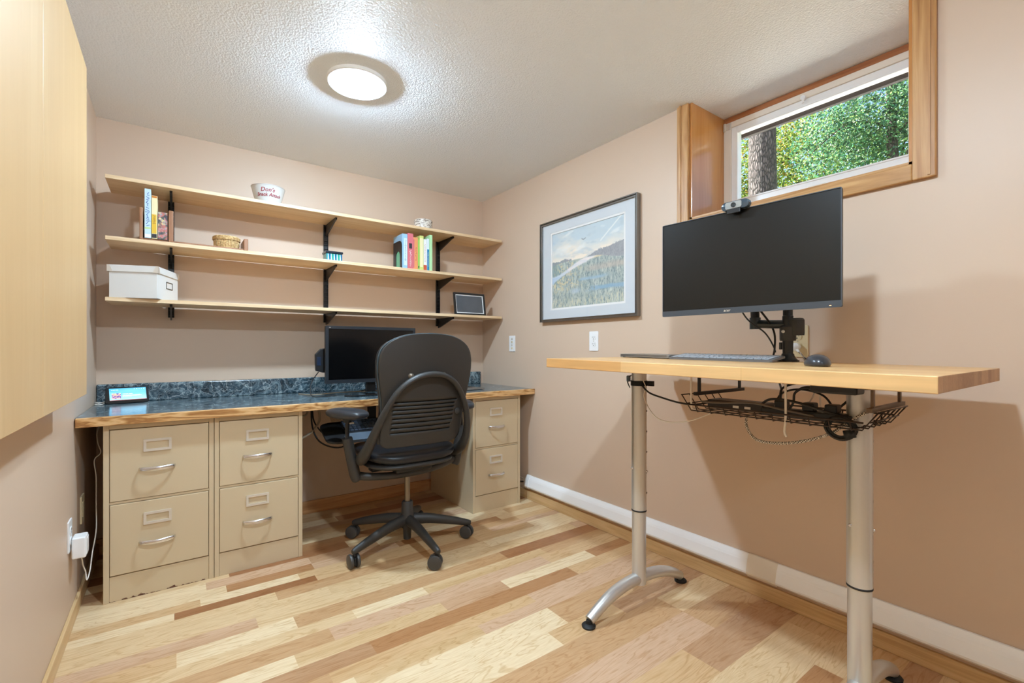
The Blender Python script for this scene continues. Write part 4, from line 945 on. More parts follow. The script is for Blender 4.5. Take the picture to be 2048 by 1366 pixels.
# ================================================================== standing desk
DX0, DX1, DY0, DY1 = 1.2445, 1.905, .248, 1.463
def dz(y): return 1.0007 + .013 * y
TILT = Matrix.Translation((0, 0, 1.0007)) @ Matrix(((1, 0, 0, 0), (0, 1, 0, 0), (0, .013, 1, 0), (0, 0, 0, 1)))   # the leveled-by-hand top leans a little
t = thing('standing_desk', 'tall standing desk with butcher-block top on two silver columns', 'standing desk', (1.575, .86, 0))
def butcher():
    m, nt, b = newmat('butcher_block'); N = nt.nodes; K = nt.links
    tc = N.new('ShaderNodeTexCoord'); br = N.new('ShaderNodeTexBrick'); mp = N.new('ShaderNodeMapping'); mp.inputs['Rotation'].default_value = (0, 0, PI / 2); K.new(tc.outputs['Object'], mp.inputs['Vector']); K.new(mp.outputs[0], br.inputs['Vector'])
    br.inputs['Scale'].default_value = 1; br.inputs['Brick Width'].default_value = .42; br.inputs['Row Height'].default_value = .042; br.inputs['Mortar Size'].default_value = .0004; br.inputs['Bias'].default_value = 0
    br.inputs['Color1'].default_value = L4((212, 160, 100)); br.inputs['Color2'].default_value = L4((226, 184, 128)); br.inputs['Mortar'].default_value = L4((190, 142, 90))
    m2 = N.new('ShaderNodeMapping'); m2.inputs['Scale'].default_value = (1, .06, 1); K.new(tc.outputs['Object'], m2.inputs['Vector'])
    n = N.new('ShaderNodeTexNoise'); n.inputs['Scale'].default_value = 60; n.inputs['Detail'].default_value = 4; K.new(m2.outputs[0], n.inputs['Vector'])
    rp = N.new('ShaderNodeMapRange'); rp.inputs['From Min'].default_value = .3; rp.inputs['From Max'].default_value = .7; rp.inputs['To Min'].default_value = .88; rp.inputs['To Max'].default_value = 1.06; K.new(n.outputs['Fac'], rp.inputs['Value'])
    hs = N.new('ShaderNodeHueSaturation'); K.new(br.outputs['Color'], hs.inputs['Color']); K.new(rp.outputs[0], hs.inputs['Value']); K.new(hs.outputs[0], b.inputs['Base Color'])
    b.inputs['Roughness'].default_value = .32; return m
def endgrain():
    m, nt, b = newmat('end_grain'); N = nt.nodes; K = nt.links
    tc = N.new('ShaderNodeTexCoord'); sp = N.new('ShaderNodeSeparateXYZ'); K.new(tc.outputs['Object'], sp.inputs[0])
    fl = N.new('ShaderNodeMath'); fl.operation = 'MULTIPLY'; fl.inputs[1].default_value = 1 / .042; K.new(sp.outputs['X'], fl.inputs[0]); f2 = N.new('ShaderNodeMath'); f2.operation = 'FLOOR'; K.new(fl.outputs[0], f2.inputs[0])
    wn_ = N.new('ShaderNodeTexWhiteNoise'); wn_.noise_dimensions = '1D'; K.new(f2.outputs[0], wn_.inputs['W'])
    n = N.new('ShaderNodeTexNoise'); n.inputs['Scale'].default_value = 120; n.inputs['Detail'].default_value = 3; K.new(tc.outputs['Object'], n.inputs['Vector'])
    ad = N.new('ShaderNodeMath'); ad.operation = 'MULTIPLY_ADD'; ad.inputs[1].default_value = .5; K.new(n.outputs['Fac'], ad.inputs[0]); mm = N.new('ShaderNodeMath'); mm.operation = 'MULTIPLY'; mm.inputs[1].default_value = .6; K.new(wn_.outputs['Value'], mm.inputs[0]); K.new(mm.outputs[0], ad.inputs[2])
    rp = N.new('ShaderNodeValToRGB'); e = rp.color_ramp.elements; e[0].color = L4((150, 108, 76)); e[1].color = L4((204, 160, 120)); K.new(ad.outputs[0], rp.inputs[0]); K.new(rp.outputs[0], b.inputs['Base Color']); b.inputs['Roughness'].default_value = .5; return m
b = NB(); box(b, DX0, DX1, DY0, DY1, -.0366, 0, .002, 2, M=TILT)
for f in b.faces:
    if abs(f.normal.y) > .9: f.material_index = 1
for f in b.faces:
    f.normal_update()
    if abs(f.normal.y) > .9: f.material_index = 1
obj('tabletop', b, [butcher(), endgrain()], t, world=True)
COLX = 1.5756; LY = (1.255, .482)
for y in LY:
    zt_ = dz(y) - .0375
    c1 = NB(); tube(c1, [(COLX, y, .385), (COLX, y, zt_)], .0312, 28, smooth=False, flat=(.96, 1), ref=(1, 0, 0)); col = obj('upper_column', c1, SILVER, t, world=True, smooth=True)
    h_ = NB()
    sgn = -1
    for k in range(7): cyl(h_, (COLX + .014, y - .0262, .46 + k * .085), (COLX + .0146, y - .0285, .46 + k * .085), .004, 8)
    obj('adjustment_holes', h_, BLACK, col, world=True)
    s_ = NB(); lathe(s_, [(.005, 0), (.005, .004), (0, .006)], seg=10, M=T(COLX + .012, y - .0285, .55) @ Matrix.Rotation(PI / 2, 4, 'X')); lathe(s_, [(.005, 0), (.005, .004), (0, .006)], seg=10, M=T(COLX - .026, y + .014, .56) @ Matrix.Rotation(-PI / 2, 4, 'Y')); obj('screw', s_, CHROME, col, world=True)
    c2 = NB(); tube(c2, [(COLX, y, .08), (COLX, y, .388)], .0292, 28, smooth=False, flat=(.96, 1), ref=(1, 0, 0)); obj('lower_column', c2, SILVER, t, world=True, smooth=True)
    c3 = NB(); tube(c3, [(COLX, y, .383), (COLX, y, .389)], .0316, 28, smooth=False, flat=(.96, 1), ref=(1, 0, 0)); obj('joint_ring', c3, BLACK, t, world=True)
    f_ = NB(); P = [(1.282, y, .024), (1.33, y, .048), (1.40, y, .078), (1.48, y, .096), (COLX, y, .102), (1.67, y, .096), (1.75, y, .080), (1.82, y, .052), (1.862, y, .028)]
    tube(f_, P, [.019, .021, .023, .024, .025, .024, .023, .021, .019], 14, 4); obj('foot', f_, SILVER, t, world=True, smooth=True)
    for gx in (1.279, 1.868):
        g_ = NB(); lathe(g_, [(0, 0), (.026, 0), (.027, .006), (.022, .011), (.012, .014), (.010, .026), (0, .026)], (gx, y, 0), 24); obj('glide', g_, RUBBER, t, world=True, smooth=True)
    p_ = NB(); box(p_, 1.32, 1.84, y - .03, y + .03, zt_ - .004, zt_ + .0, .001); obj('support_plate', p_, SILVER, t, world=True)
# hook-and-loop straps round the columns
for y, z, lb in ((1.255, .905, 'black hook-and-loop strap around the left desk column'), (.482, .945, 'black hook-and-loop strap around the right desk column')):
    b = NB(); 
    n = 36; out = [(COLX + .0335 * math.cos(2 * PI * k / n), y + .0345 * math.sin(2 * PI * k / n)) for k in range(n)]; inn = [(COLX + .0315 * math.cos(2 * PI * k / n), y + .0322 * math.sin(2 * PI * k / n)) for k in range(n)]
    frame_prism(b, out, inn, z, z + .021); box(b, COLX + .008, COLX + .02, y - .062, y - .036, z, z + .021, .001)
    o = obj('cable_strap', b, pm('black_webbing', (18, 20, 22), rough=.8)); tag(o, lb, 'cable strap')

# cable basket under the desk
t = thing('cable_basket', 'dark wire cable basket hung under the standing desk', 'cable basket', (1.58, .69, .84))
def dbot(y): return dz(y) - .0372
for yb, x0, x1, nm in ((.42, 1.455, 1.70, 0), (.94, 1.50, 1.80, 1)):
    b = NB(); cbox(b, ((x0 + x1) / 2, yb, .9005), (x1 - x0 + .03, .013, .012), .001)
    for x in (x0 + .012, x1 - .012): box(b, x - .006, x + .006, yb - .0035, yb + .0035, .9005, dbot(yb), .0005)
    obj('hanger_bar', b, pm('brown_steel', (112, 92, 76), rough=.4, metal=.5) if nm == 0 else BLACKM, t, world=True)
b = NB()
bx0, bx1, byn, byf = 1.46, 1.69, .435, .945; zb0, zt0 = .842, .888
r_ = .0021
for i in range(10):                                   # cross wires (along x)
    y = byn + .03 + (byf - byn - .06) * i / 9
    tube(b, [(bx0 - .012, y, zb0 + .022), (bx0, y, zb0), (bx1, y, zb0), (bx1 + .012, y, zb0 + .022)], r_, 6, smooth=False)
for i in range(6):                                    # long wires turn up at both ends
    x = bx0 + (bx1 - bx0) * i / 5
    tube(b, [(x, byn - .03, zt0 + .008), (x, byn + .006, zb0 + .003), (x, byf - .006, zb0 + .003), (x, byf + .03, zt0 + .008)], r_, 6, smooth=False)
for zz, ex in ((zt0 + .008, .032), ((zb0 + zt0) / 2 + .002, .012)):
    tube(b, [(bx0, byn - ex, zz), (bx1, byn - ex, zz)], r_, 6, smooth=False); tube(b, [(bx0, byf + ex, zz), (bx1, byf + ex, zz)], r_, 6, smooth=False)
tube(b, [(bx0 - .012, byn + .0, zb0 + .024), (bx0 - .012, byf, zb0 + .024)], .0026, 6, smooth=False); tube(b, [(bx1 + .012, byn, zb0 + .024), (bx1 + .012, byf, zb0 + .024)], .0026, 6, smooth=False)
obj('wire_mesh', b, WIREB, t, world=True)
# contents
t = thing('docking_station', 'dark box-shaped dock lying in the far end of the cable basket', 'docking station', (1.60, .84, zb0 + .006))
b = NB(); box(b, 1.555, 1.635, .74, .935, zb0 + .0055, zb0 + .036, .003); obj('housing', b, pm('dark_brown_black', (44, 36, 32), rough=.4), t, world=True)
b = NB(); box(b, 1.5535, 1.5555, .78, .80, zb0 + .014, zb0 + .022); box(b, 1.5535, 1.5555, .82, .84, zb0 + .014, zb0 + .022); box(b, 1.565, 1.58, .9345, .9365, zb0 + .012, zb0 + .028); obj('ports', b, SATIN, t, world=True)
t = thing('power_strip', 'black power strip with bundled plugs in the middle of the cable basket', 'power strip', (1.58, .66, zb0 + .006))
b = NB(); box(b, 1.53, 1.575, .50, .735, zb0 + .0055, zb0 + .03, .004); obj('housing', b, BLACK, t, world=True)
for y in (.54, .60, .68): b = NB(); box(b, 1.533, 1.572, y - .016, y + .016, zb0 + .0305, zb0 + .055, .004); obj('plug', b, BLACK, t, world=True)
b = NB(); box(b, 1.47, 1.53, .455, .57, dz(.5) - .039 - .034, dz(.5) - .039, .006, 3)
t = thing('power_brick', 'black laptop power brick fixed under the near end of the standing desk', 'power brick', (1.50, .51, .93)); obj('housing', b, BLACK, t, world=True)
b = NB(); tube(b, [(1.50, .57, .945), (1.505, .60, .943), (1.51, .625, .925), (1.51, .63, .895), (1.53, .66, .855)], [.006, .0045, .0035, .0035, .0035], 8); obj('lead', b, CABLE, t, world=True)
def cab(name, pts, r, m, label, n=6):
    b = NB(); tube(b, pts, r, 7, n); o = obj(name, b, m); tag(o, label, 'cable'); return o
zc = zb0 + .03
cab('under_desk_cable', [(1.555, 1.22, .905), (1.52, 1.16, .885), (1.50, 1.08, .872), (1.49, 1.0, .862), (1.53, .96, .858), (1.60, .935, .868)], .0035, CABLE, 'black cable from the left desk column into the basket')
cab('under_desk_cable', [(1.595, .70, .88), (1.60, .70, .93), (1.62, .64, .952), (1.63, .56, .945), (1.63, .52, .92), (1.61, .55, .875)], .0035, CABLE, 'black cable arching highest under the desk')
cab('under_desk_cable', [(1.60, .72, .88), (1.60, .70, .915), (1.61, .65, .93), (1.61, .585, .915), (1.60, .55, .87)], .0032, CABLE, 'black cable arching lower under the desk')
cab('under_desk_cable', [(1.58, .76, .87), (1.52, .70, .90), (1.50, .62, .90), (1.52, .52, .872), (1.60, .46, .855)], .004, CABLE, 'thick black cable looped over the basket rim')
cab('under_desk_cable', [(1.49, .92, .875), (1.48, .84, .878), (1.49, .74, .886), (1.50, .66, .874), (1.53, .58, .86)], .0035, pm('grey_cable', (96, 86, 78), rough=.45), 'grey cable lying along the basket near side')
cab('under_desk_cable', [(1.55, 1.215, .93), (1.555, 1.205, .90), (1.545, 1.205, .86), (1.52, 1.14, .80), (1.50, 1.06, .785), (1.50, .97, .80), (1.53, .90, .835)], .0019, CABLEW, 'thin white cable sagging from the left desk column')
cab('under_desk_cable', [(1.585, 1.245, .965), (1.58, 1.30, .945), (1.575, 1.315, .92), (1.565, 1.295, .895)], .0024, CABLE, 'short black cable end beside the left desk column')
t = thing('usb_plug', 'grey-blue USB plug dangling under the far end of the desk', 'USB plug', (1.58, 1.312, .93))
b = NB(); box(b, 1.572, 1.586, 1.306, 1.320, .918, .944, .003); obj('housing', b, pm('blue_grey_plug', (86, 104, 120), rough=.35), t, world=True)
def braided(name, pts, r, label):
    m, nt, bq = newmat('braided_sleeve'); N = nt.nodes; K = nt.links
    tc = N.new('ShaderNodeTexCoord'); ch = N.new('ShaderNodeTexChecker'); ch.inputs['Scale'].default_value = 260; K.new(tc.outputs['Object'], ch.inputs['Vector']); ch.inputs['Color1'].default_value = L4((236, 228, 216)); ch.inputs['Color2'].default_value = L4((74, 62, 54)); K.new(ch.outputs[0], bq.inputs['Base Color']); bq.inputs['Roughness'].default_value = .7
    b = NB(); tube(b, pts, r, 8); o = obj(name, b, m); tag(o, label, 'cable'); return o
braided('braided_cable', [(1.55, .79, .835), (1.54, .785, .80), (1.53, .75, .765), (1.52, .68, .765), (1.52, .60, .785), (1.52, .53, .82), (1.53, .48, .865), (1.55, .44, .895)], .0044, 'black-and-white braided cable drooping under the near end of the basket')
cab('hanging_hook', [(1.47, .945, dbot(.94)), (1.47, .945, .88), (1.485, .95, .848), (1.52, .95, .846)], .0035, CABLEW, 'white plastic-coated hook at the far end of the basket', 3)['category'] = 'hook'
cab('hanging_hook', [(1.46, .63, dbot(.63)), (1.462, .63, .86), (1.458, .632, .815), (1.462, .628, .80)], .0034, CABLEW, 'white plastic-coated hook hanging across the middle of the basket', 3)['category'] = 'hook'
cab('hanging_hook', [(1.73, .64, dbot(.64)), (1.735, .64, .87), (1.72, .63, .85), (1.70, .63, .846)], .0035, CABLEW, 'white plastic-coated hook behind the basket near the wall', 3)['category'] = 'hook'
b = NB()
for k in range(7):
    a0 = R.uniform(-.004, .004); rr = .026 + k * .0022
    tube(b, [(1.50 + a0 + .004 * math.sin(j), .505 + rr * math.cos(2 * PI * j / 16), .838 + rr * .85 * math.sin(2 * PI * j / 16)) for j in range(17)], .0024, 6, 2)
t = thing('cable_coil', 'coiled bundle of black cable hanging from the near end of the basket', 'cable coil', (1.50, .505, .82)); obj('coil', b, CABLE, t, world=True)
b = NB(); tube(b, [(1.50, .480, .815), (1.50, .484, .835)], .014, 10, smooth=False); obj('tie', b, RUBBER, t, world=True)

# monitor arm
t = thing('monitor_mount', 'black clamp-on monitor arm at the back edge of the standing desk', 'monitor arm', (1.84, .802, dz(.8)))
AX, AY = 1.862, .795; z0 = dz(AY)
b = NB(); lathe(b, [(0, .0005), (.034, .0005), (.034, .006), (.028, .012), (.022, .022), (.020, .03), (0, .03)], (AX, AY, z0), 28); box(b, AX - .03, DX1 + .006, AY - .02, AY + .02, z0 + .0005, z0 + .006, .001); box(b, DX1 + .001, DX1 + .006, AY - .02, AY + .02, z0 - .08, z0 + .006); box(b, AX + .0, DX1 + .006, AY - .02, AY + .02, z0 - .085, z0 - .08); obj('clamp', b, BLACKM, t, world=True, smooth=True, auto=30)
b = NB(); lathe(b, [(.0175, .03), (.0185, .08), (.0185, .17), (.0165, .172), (.0165, .34), (0, .342)], (AX, AY, z0), 24); obj('pole', b, BLACKM, t, world=True, smooth=True)
b = NB(); box(b, AX - .026, AX - .016, AY + .012, AY + .02, z0 + .045, z0 + .072, .001); obj('cable_clip', b, BLACK, t, world=True)
b = NB(); lathe(b, [(.0, .078), (.026, .078), (.0275, .084), (.0275, .128), (.024, .134), (0, .134)], (AX, AY, z0), 24); lathe(b, [(0, .098), (.028, .098), (.029, .104), (.029, .155), (.024, .162), (0, .163)], (AX + .012, AY - .022, z0), 24)
obj('swivel_joint', b, pm('grey_black_cast', (46, 44, 42), rough=.45), t, world=True, smooth=True, auto=30)
b = NB(); tube(b, [(AX, AY, z0 + .14), (AX - .005, AY + .055, z0 + .142), (AX - .012, AY + .115, z0 + .146)], .0165, 12, smooth=False); lathe(b, [(0, 0), (.02, 0), (.02, .045), (0, .045)], (AX - .012, AY + .115, z0 + .125), 20)
obj('lower_arm', b, pm('blue_black_arm', (40, 48, 54), rough=.3), t, world=True, smooth=True, auto=30)
b = NB(); tube(b, [(AX - .012, AY + .115, z0 + .17), (AX - .07, AY + .09, z0 + .25), (1.70, .85, 1.36)], .016, 12, smooth=False); box(b, 1.678, 1.70, .79, .91, 1.31, 1.43, .004); obj('upper_arm', b, BLACKM, t, world=True, smooth=True, auto=30)
lc = NB(); lathe(lc, [(.006, 0), (.006, .002), (0, .002)], M=T(AX - .0285, AY + .004, z0 + .112) @ Matrix.Rotation(-PI / 2, 4, 'Y'), seg=14); obj('badge', lc, SATIN, t, world=True)
cab('monitor_cable', [(1.685, .90, 1.24), (1.74, .885, 1.17), (1.80, .85, 1.12), (1.82, .828, 1.07), (1.823, .822, 1.045)], .0028, CABLE, 'thin black cable looping from the big monitor to the arm clip')
cab('monitor_cable', [(1.68, .86, 1.25), (1.78, .855, 1.20), (1.87, .85, 1.13), (1.915, .866, 1.06), (1.925, .88, 1.0), (1.93, .86, .94), (1.80, .79, .90), (1.66, .74, .875)], .0038, CABLE, 'thick black cable running down behind the standing desk')
# big monitor
MYAW = math.radians(-90 + 4.6)
ml = Vector((1.587, 1.145)); mr_ = Vector((1.636, .545)); mc = (ml + mr_) / 2
t = monitor('computer_monitor', 'large thin-framed monitor with a silver brand word mounted over the standing desk', (mc.x, mc.y, 1.186), MYAW, .603, .364, .0025, .021, .035, BEZEL2, SCREEN)
lg = text_bm('acer', .0135, font_shear=.3); bmesh.ops.transform(lg, matrix=T(-.045, -.0046, .0105) @ M_BACK, verts=lg.verts); obj('logo', lg, SATIN, t)
b = NB(); cbox(b, (.272, -.0045, .006), (.005, .001, .002)); obj('power_light', b, pm('amber_led', (255, 170, 110), emit=(255, 170, 110), es=2), t)
# webcam clipped to the top edge
t = thing('webcam', 'silver and black webcam clipped on top of the large monitor', 'webcam', (1.598, .8525, 1.186 + .364), MYAW)
b = NB(); prism(b, rrect(.094, .029, .012, 5), -.012, .010, T(0, 0, .013) @ M_BACK, bev=.004); obj('housing', b, pm('glossy_charcoal', (60, 72, 82), rough=.15), t, smooth=True)
b = NB(); prism(b, rrect(.056, .024, .005, 4), .009, .014, T(-.004, 0, .013) @ M_BACK, bev=.001); obj('face_plate', b, pm('grey_alu_plate', (158, 160, 158), rough=.35, metal=.4), t)
b = NB(); lathe(b, [(0, .001), (.006, .001), (.008, .003), (.0085, 0)], M=T(-.003, -.0142, .013) @ M_BACK, seg=24); obj('lens', b, pm('lens_glass', (50, 54, 56), rough=.08), t, smooth=True)
b = NB(); box(b, -.026, .020, -.014, -.009, -.016, .0, .002); box(b, -.026, .020, -.014, .035, -.003, .001, .001); box(b, -.02, .015, .030, .036, -.05, .0, .001); obj('clip', b, BLACK, t)

# closed laptop, keyboard and mouse on the desk
LM = T(1.785, 1.312, dz(1.312) + .0045) @ Matrix.Rotation(math.atan(.013), 4, 'X') @ Matrix.Rotation(math.radians(85), 4, 'Z')
t = thing('closed_laptop', 'closed silver laptop lying at the far end of the standing desk', 'laptop', (1.785, 1.312, dz(1.312)))
b = NB(); prism(b, rrect(.29, .205, .012, 5), -.002, .0052, LM, bev=.0015); obj('base', b, ALU, t, world=True)
b = NB(); prism(b, rrect(.29, .205, .012, 5), .0060, .0115, LM, bev=.0015); obj('lid', b, ALU, t, world=True)
b = NB()
for sx in (-1, 1):
    for sy in (-1, 1): lathe(b, [(0, -.0042), (.006, -.0042), (.006, -.0015), (0, -.0015)], (sx * .13, sy * .085, 0), 12)
bmesh.ops.transform(b, matrix=LM, verts=b.verts); obj('rubber_feet', b, RUBBER, t, world=True)
KM = T(1.735, .975, dz(.975)) @ Matrix.Rotation(math.atan(.013), 4, 'X') @ Matrix.Rotation(math.radians(-86), 4, 'Z') @ Matrix.Rotation(math.radians(6.5), 4, 'X')
t = thing('keyboard', 'grey full-size keyboard on the standing desk below the large monitor', 'keyboard', (1.735, .975, dz(.975)))
b = NB(); prism(b, rrect(.40, .13, .010, 5), .0075, .0155, KM, bev=.002); obj('case', b, pm('graphite_plastic', (104, 102, 102), rough=.36), t, world=True)
b = NB()
rows = [(.046, 16), (.026, 20), (.007, 20), (-.012, 19), (-.031, 18), (-.050, 14)]
for yy, n in rows:
    wd = .38 / n
    for c_ in range(n): cbox(b, (-.19 + wd * (c_ + .5), yy, .0170), (wd - .0028, .0160 if yy < .04 else .011, .0032), .0009, 1, M=KM)
obj('keys', b, pm('light_grey_keys', (150, 154, 160), rough=.4), t, world=True)
b = NB(); box(b, -.19, -.15, .042, .056, -.003, .008, .002, M=KM); box(b, .15, .19, .042, .056, -.003, .008, .002, M=KM); obj('rear_feet', b, RUBBER, t, world=True)
t = thing('computer_mouse', 'dark grey computer mouse near the front of the standing desk', 'mouse', (1.53, .572, dz(.572)), math.radians(-62))
b = NB(); bmesh.ops.create_uvsphere(b, u_segments=32, v_segments=20, radius=1)
for v in b.verts:
    x, y, z = v.co; zz = max(z, -.35)
    hh = .024 * (1 - .30 * (y * .5 + .5) ** 2) * (1 if z > 0 else .6)
    v.co = Vector((x * .034 * (1 - .12 * abs(y)), y * .056, (zz * hh * 1.25) + .0105))
zmin = min(v.co.z for v in b.verts)
for v in b.verts: v.co.z += -zmin + .0008
obj('shell', b, pm('mouse_graphite', (64, 64, 68), rough=.28, metal=.3), t, smooth=True, auto=60)
b = NB(); tube(b, [(.0, .030, .0215), (.0, .030, .0260)], .0001, 6, smooth=False); lathe(b, [(0, -.003), (.006, -.003), (.007, 0), (.006, .003), (0, .003)], M=T(0, .026, .0262) @ Matrix.Rotation(PI / 2, 4, 'Y'), seg=18); obj('scroll_wheel', b, BLACK, t)
b = NB(); tube(b, [(-.0312, .018, .022), (-.0325, .0, .025), (-.0312, -.018, .022)], .0022, 6); obj('side_button', b, BLACK, t)
# plug with braided cord in the cream outlet
t = thing('wall_plug', 'white plug with braided cord in the cream outlet behind the monitor arm', 'power plug', (XR - .0075, .829, 1.067))
b = NB(); lathe(b, [(0, 0), (.015, 0), (.017, .006), (.016, .020), (.010, .026), (0, .027)], M=T(XR - .0078, .829, 1.067) @ M_RIGHT, seg=24); tube(b, [(XR - .022, .829, 1.062), (XR - .030, .812, 1.046)], [.009, .004], 10, smooth=False); obj('plug_body', b, WHITE, t, world=True, smooth=True)
b = NB(); tube(b, [(XR - .029, .813, 1.047), (XR - .034, .80, 1.035), (XR - .036, .79, 1.015), (XR - .036, .785, .96), (XR - .05, .75, .90), (1.80, .70, .865), (1.70, .66, .862)], .0028, 8)
obj('cord', b, bpy.data.materials['braided_sleeve'], t, world=True)

# ================================================================== office chair (local: faces +y, hub at origin)
t = thing('office_chair', 'black leather swivel office chair with hooped plastic back', 'office chair', (1.022, 2.358, 0))
def back_y(x, z):
    k = (z - .575) / .555
    return -.185 - .10 * k - .03 * math.sin(PI * min(1, max(0, k))) * 1.0 + .55 * x * x
def half_w(z):
    P = [(.572, .175), (.580, .200), (.60, .216), (.65, .222), (.72, .220), (.80, .226), (.88, .240), (.95, .250), (1.0, .250), (1.04, .242), (1.07, .225), (1.095, .195), (1.115, .150), (1.126, .10), (1.132, .04)]
    for (z0, w0), (z1, w1) in zip(P, P[1:]):
        if z <= z1: return w0 + (w1 - w0) * max(0, (z - z0)) / (z1 - z0)
    return P[-1][1]
def back_surface(zs, nx, off, hole=None, inset=0.0):
    bm = NB(); rows = []
    for z in zs:
        hw = half_w(z) - inset
        rows.append([bm.verts.new((hw * (2 * i / nx - 1), back_y(hw * (2 * i / nx - 1), z) + off, z)) for i in range(nx + 1)])
    for j in range(len(zs) - 1):
        for i in range(nx):
            xm = (rows[j][i].co.x + rows[j][i + 1].co.x) / 2; zm = (zs[j] + zs[j + 1]) / 2
            if hole and hole(xm, zm): continue
            f = bm.faces.new((rows[j][i], rows[j][i + 1], rows[j + 1][i + 1], rows[j + 1][i])); f.smooth = True
    bmesh.ops.remove_doubles(bm, verts=bm.verts, dist=1e-6)
    return bm
slots = [.648, .672, .696, .719, .741, .762, .782, .801]
zs = set([.572, .576, .582, .59, .60, .615, .63])
for s in slots: zs |= {s - .0025, s + .0025}
zs |= {.82, .84, .86, .88, .90, .92, .94, .96, .98, 1.0, 1.02, 1.04, 1.06, 1.075, 1.09, 1.10, 1.11, 1.118, 1.125, 1.130, 1.132}
zs = sorted(zs)
def hole(x, z):
    for s in slots:
        if abs(z - s) < .0024 and -.175 < x < .165 - (.801 - s) * .1: return True
    return False
o = obj('back_shell', back_surface(zs, 48, 0, hole), SOFTBLACK, t, smooth=True, auto=60)
md = o.modifiers.new('thickness', 'SOLIDIFY'); md.thickness = .007; md.offset = 0
# rim-wrapped cushion in front
zs2 = [z for z in zs if z > .60]
bm = back_surface([.60, .62, .66, .70, .76, .82, .88, .94, 1.0, 1.04, 1.07, 1.09, 1.11, 1.122, 1.130], 24, .030, None, -.003)
o = obj('back_cushion', bm, LEATHER, t, smooth=True, auto=60)
md = o.modifiers.new('thickness', 'SOLIDIFY'); md.thickness = .038; md.offset = 0
md = o.modifiers.new('round', 'BEVEL'); md.width = .010; md.segments = 3; md.limit_method = 'ANGLE'
b = NB()
tube(b, [(-half_w(z) , back_y(half_w(z), z) + .010, z) for z in (.64, .72, .80, .88, .95, 1.0, 1.04, 1.07, 1.095, 1.115, 1.126)] + [(0, back_y(0, 1.13) + .010, 1.133)] + [(half_w(z), back_y(half_w(z), z) + .010, z) for z in (1.126, 1.115, 1.095, 1.07, 1.04, 1.0, .95, .88, .80, .72, .64)], .004, 7, 2)
obj('piping', b, pm('grey_edge_piping', (70, 82, 88), rough=.3), t, smooth=True)
b = NB(); lathe(b, [(0, 0), (.014, 0), (.017, .004), (.016, .009), (.010, .012), (0, .013)], M=T(.178, back_y(.178, .735) - .004, .735) @ M_BACK, seg=20); obj('lumbar_knob', b, SOFTBLACK, t, smooth=True)
b = NB()
for x in (-.10, .075): lathe(b, [(0, 0), (.014, 0), (.012, .010), (.006, .016), (0, .017)], M=T(x, back_y(x, .925) - .003, .928) @ M_BACK, seg=16)
obj('back_bumper', b, pm('bronze_cap', (122, 108, 92), rough=.35, metal=.3), t, smooth=True)
# hoop frame
hp = [(-.262, -.02, .50), (-.268, -.085, .525), (-.262, -.15, .585), (-.245, -.215, .68), (-.215, -.262, .775), (-.165, -.290, .862), (-.09, -.305, .918), (0, -.310, .936), (.08, -.305, .920), (.145, -.288, .872), (.20, -.262, .79), (.235, -.232, .70), (.25, -.20, .61), (.256, -.15, .54), (.262, -.08, .50), (.262, -.02, .48)]
b = NB(); tube(b, hp, [.030, .034, .030, .022, .018, .0165, .0165, .017, .0165, .0165, .018, .020, .022, .028, .032, .028], 12, 5, flat=(1, .8)); obj('back_hoop', b, SOFTBLACK, t, smooth=True)
# seat
b = NB(); bmesh.ops.create_uvsphere(b, u_segments=40, v_segments=24, radius=1)
for v in b.verts:
    x, y, z = v.co
    se = lambda q, p: math.copysign(abs(q) ** p, q)
    v.co = Vector((se(x, .55) * .245, se(y, .6) * .24 + .05, se(z, .7) * .040 + .505 + .12 * (x * x) * .15 - .02 * (1 if y > .7 else 0) * y))
obj('seat', b, LEATHER, t, smooth=True, auto=80)
b = NB(); bmesh.ops.create_uvsphere(b, u_segments=40, v_segments=16, radius=1)
for v in b.verts:
    x, y, z = v.co
    v.co = Vector((math.copysign(abs(x) ** .6, x) * .238, math.copysign(abs(y) ** .65, y) * .225 + .04, z * .030 + .468))
obj('seat_pan', b, SOFTBLACK, t, smooth=True, auto=80)
b = NB(); box(b, -.10, .10, -.10, .16, .415, .455, .012, 3); box(b, -.20, -.08, -.02, .04, .425, .445, .005); box(b, .08, .20, -.02, .04, .425, .445, .005); obj('tilt_mechanism', b, BLACK, t, smooth=True, auto=40)
b = NB(); tube(b, [(-.265, .0, .415), (-.20, -.03, .407), (-.08, -.055, .402), (.08, -.055, .405), (.20, -.03, .414), (.29, .0, .432)], [.022, .020, .019, .019, .019, .020], 12, 5, flat=(1, .9)); obj('cross_bar', b, SOFTBLACK, t, smooth=True)
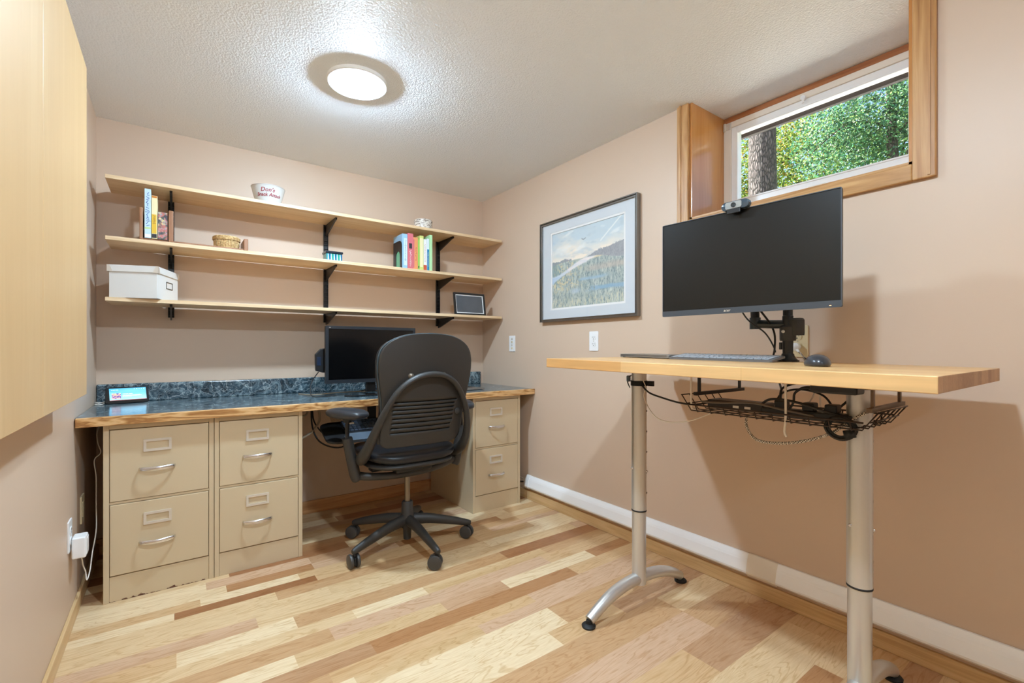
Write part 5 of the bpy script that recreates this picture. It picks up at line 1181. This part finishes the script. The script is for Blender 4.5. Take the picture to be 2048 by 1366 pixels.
for s, xb, xt in ((-1, -.272, -.318), (1, .288, .340)):
    b = NB(); tube(b, [(xb, .0, .395), (xb + s * .010, .0, .43), (xt, .005, .612)], [.024, .031, .029], 16, 4, flat=(1.15, .85), ref=(0, 1, 0)); arm = obj('arm_upright', b, SOFTBLACK, t, smooth=True)
    b = NB(); tube(b, [(xt, .006, .60), (xt - s * .004, .012, .70)], .0105, 12, smooth=False); lathe(b, [(0, -.01), (.020, -.01), (.022, .0), (.026, .02), (0, .02)], (xt - s * .005, .014, .700), 18); obj('arm_post', b, BLACK, arm, smooth=True, auto=40)
    b = NB(); box(b, xt - s * .03, xt - s * .008, -.012, .02, .682, .69, .001); obj('arm_lever', b, SATIN, arm)
    b = NB(); bmesh.ops.create_uvsphere(b, u_segments=32, v_segments=18, radius=1)
    for v in b.verts:
        x, y, z = v.co
        v.co = Vector((math.copysign(abs(x) ** .6, x) * .060, math.copysign(abs(y) ** .65, y) * .130, math.copysign(abs(z) ** .8, z) * (.026)))
    bmesh.ops.transform(b, matrix=T(xt + s * .002, .0, .735) @ Matrix.Rotation(math.radians(-20 * s), 4, 'Z'), verts=b.verts); obj('arm_pad', b, PAD, t, smooth=True, auto=80)
b = NB(); cyl(b, (0, 0, .225), (0, 0, .42), .0145, 20); obj('gas_lift', b, pm('bronze_steel', (134, 124, 110), rough=.28, metal=.9), t, smooth=True, auto=30)
b = NB(); lathe(b, [(0, .035), (.020, .035), (.022, .09), (.036, .105), (.040, .16), (.031, .175), (.030, .232), (.026, .238), (.016, .238), (0, .236)], seg=32); obj('hub', b, SOFTBLACK, t, smooth=True, auto=50)
for k, ang in enumerate((54, 127, 199, 271, 340)):
    a = math.radians(ang); rr = (.325, .33, .335, .345, .335)[k]
    d = Vector((math.cos(a), math.sin(a), 0))
    b = NB(); P = [d * .02 + Vector((0, 0, .140)), d * .12 + Vector((0, 0, .132)), d * .24 + Vector((0, 0, .108)), d * (rr - .01) + Vector((0, 0, .088)), d * (rr + .012) + Vector((0, 0, .084))]
    tube(b, P, [.034, .029, .024, .0185, .012], 12, 5, flat=(.95, .8), ref=(0, 0, 1)); obj('leg', b, SOFTBLACK, t, smooth=True)
    ca = obj('caster', tube(NB(), [d * rr + Vector((0, 0, .045)), d * rr + Vector((0, 0, .082))], .007, 10, smooth=False), BLACK, t)
    sw = math.radians((20, 45, 5, 52, 32)[k]); ax = Vector((math.cos(sw), math.sin(sw), 0)); fw = Vector((-ax.y, ax.x, 0))
    cc = d * rr + fw * .012 + Vector((0, 0, .0345))
    b = NB(); box(b, -.006, .006, -.024, .024, .016, .056, .004, M=T(d.x * rr + fw.x * .012, d.y * rr + fw.y * .012, 0) @ Matrix.Rotation(sw, 4, 'Z')); obj('yoke', b, BLACK, ca)
    for sg in (-1, 1):
        Mw = Matrix.Translation(cc + ax * sg * .0165) @ Matrix.Rotation(sw, 4, 'Z') @ Matrix.Rotation(PI / 2, 4, 'Y')
        b = NB(); lathe(b, [(0, -.0085), (.026, -.0085), (.033, -.0065), (.0345, -.002), (.0345, .002), (.033, .0065), (.026, .0085), (0, .0085)], M=Mw, seg=28); obj('wheel', b, pm('caster_grey', (66, 64, 62), rough=.4) if k < 99 else BLACK, ca, smooth=True, auto=40)
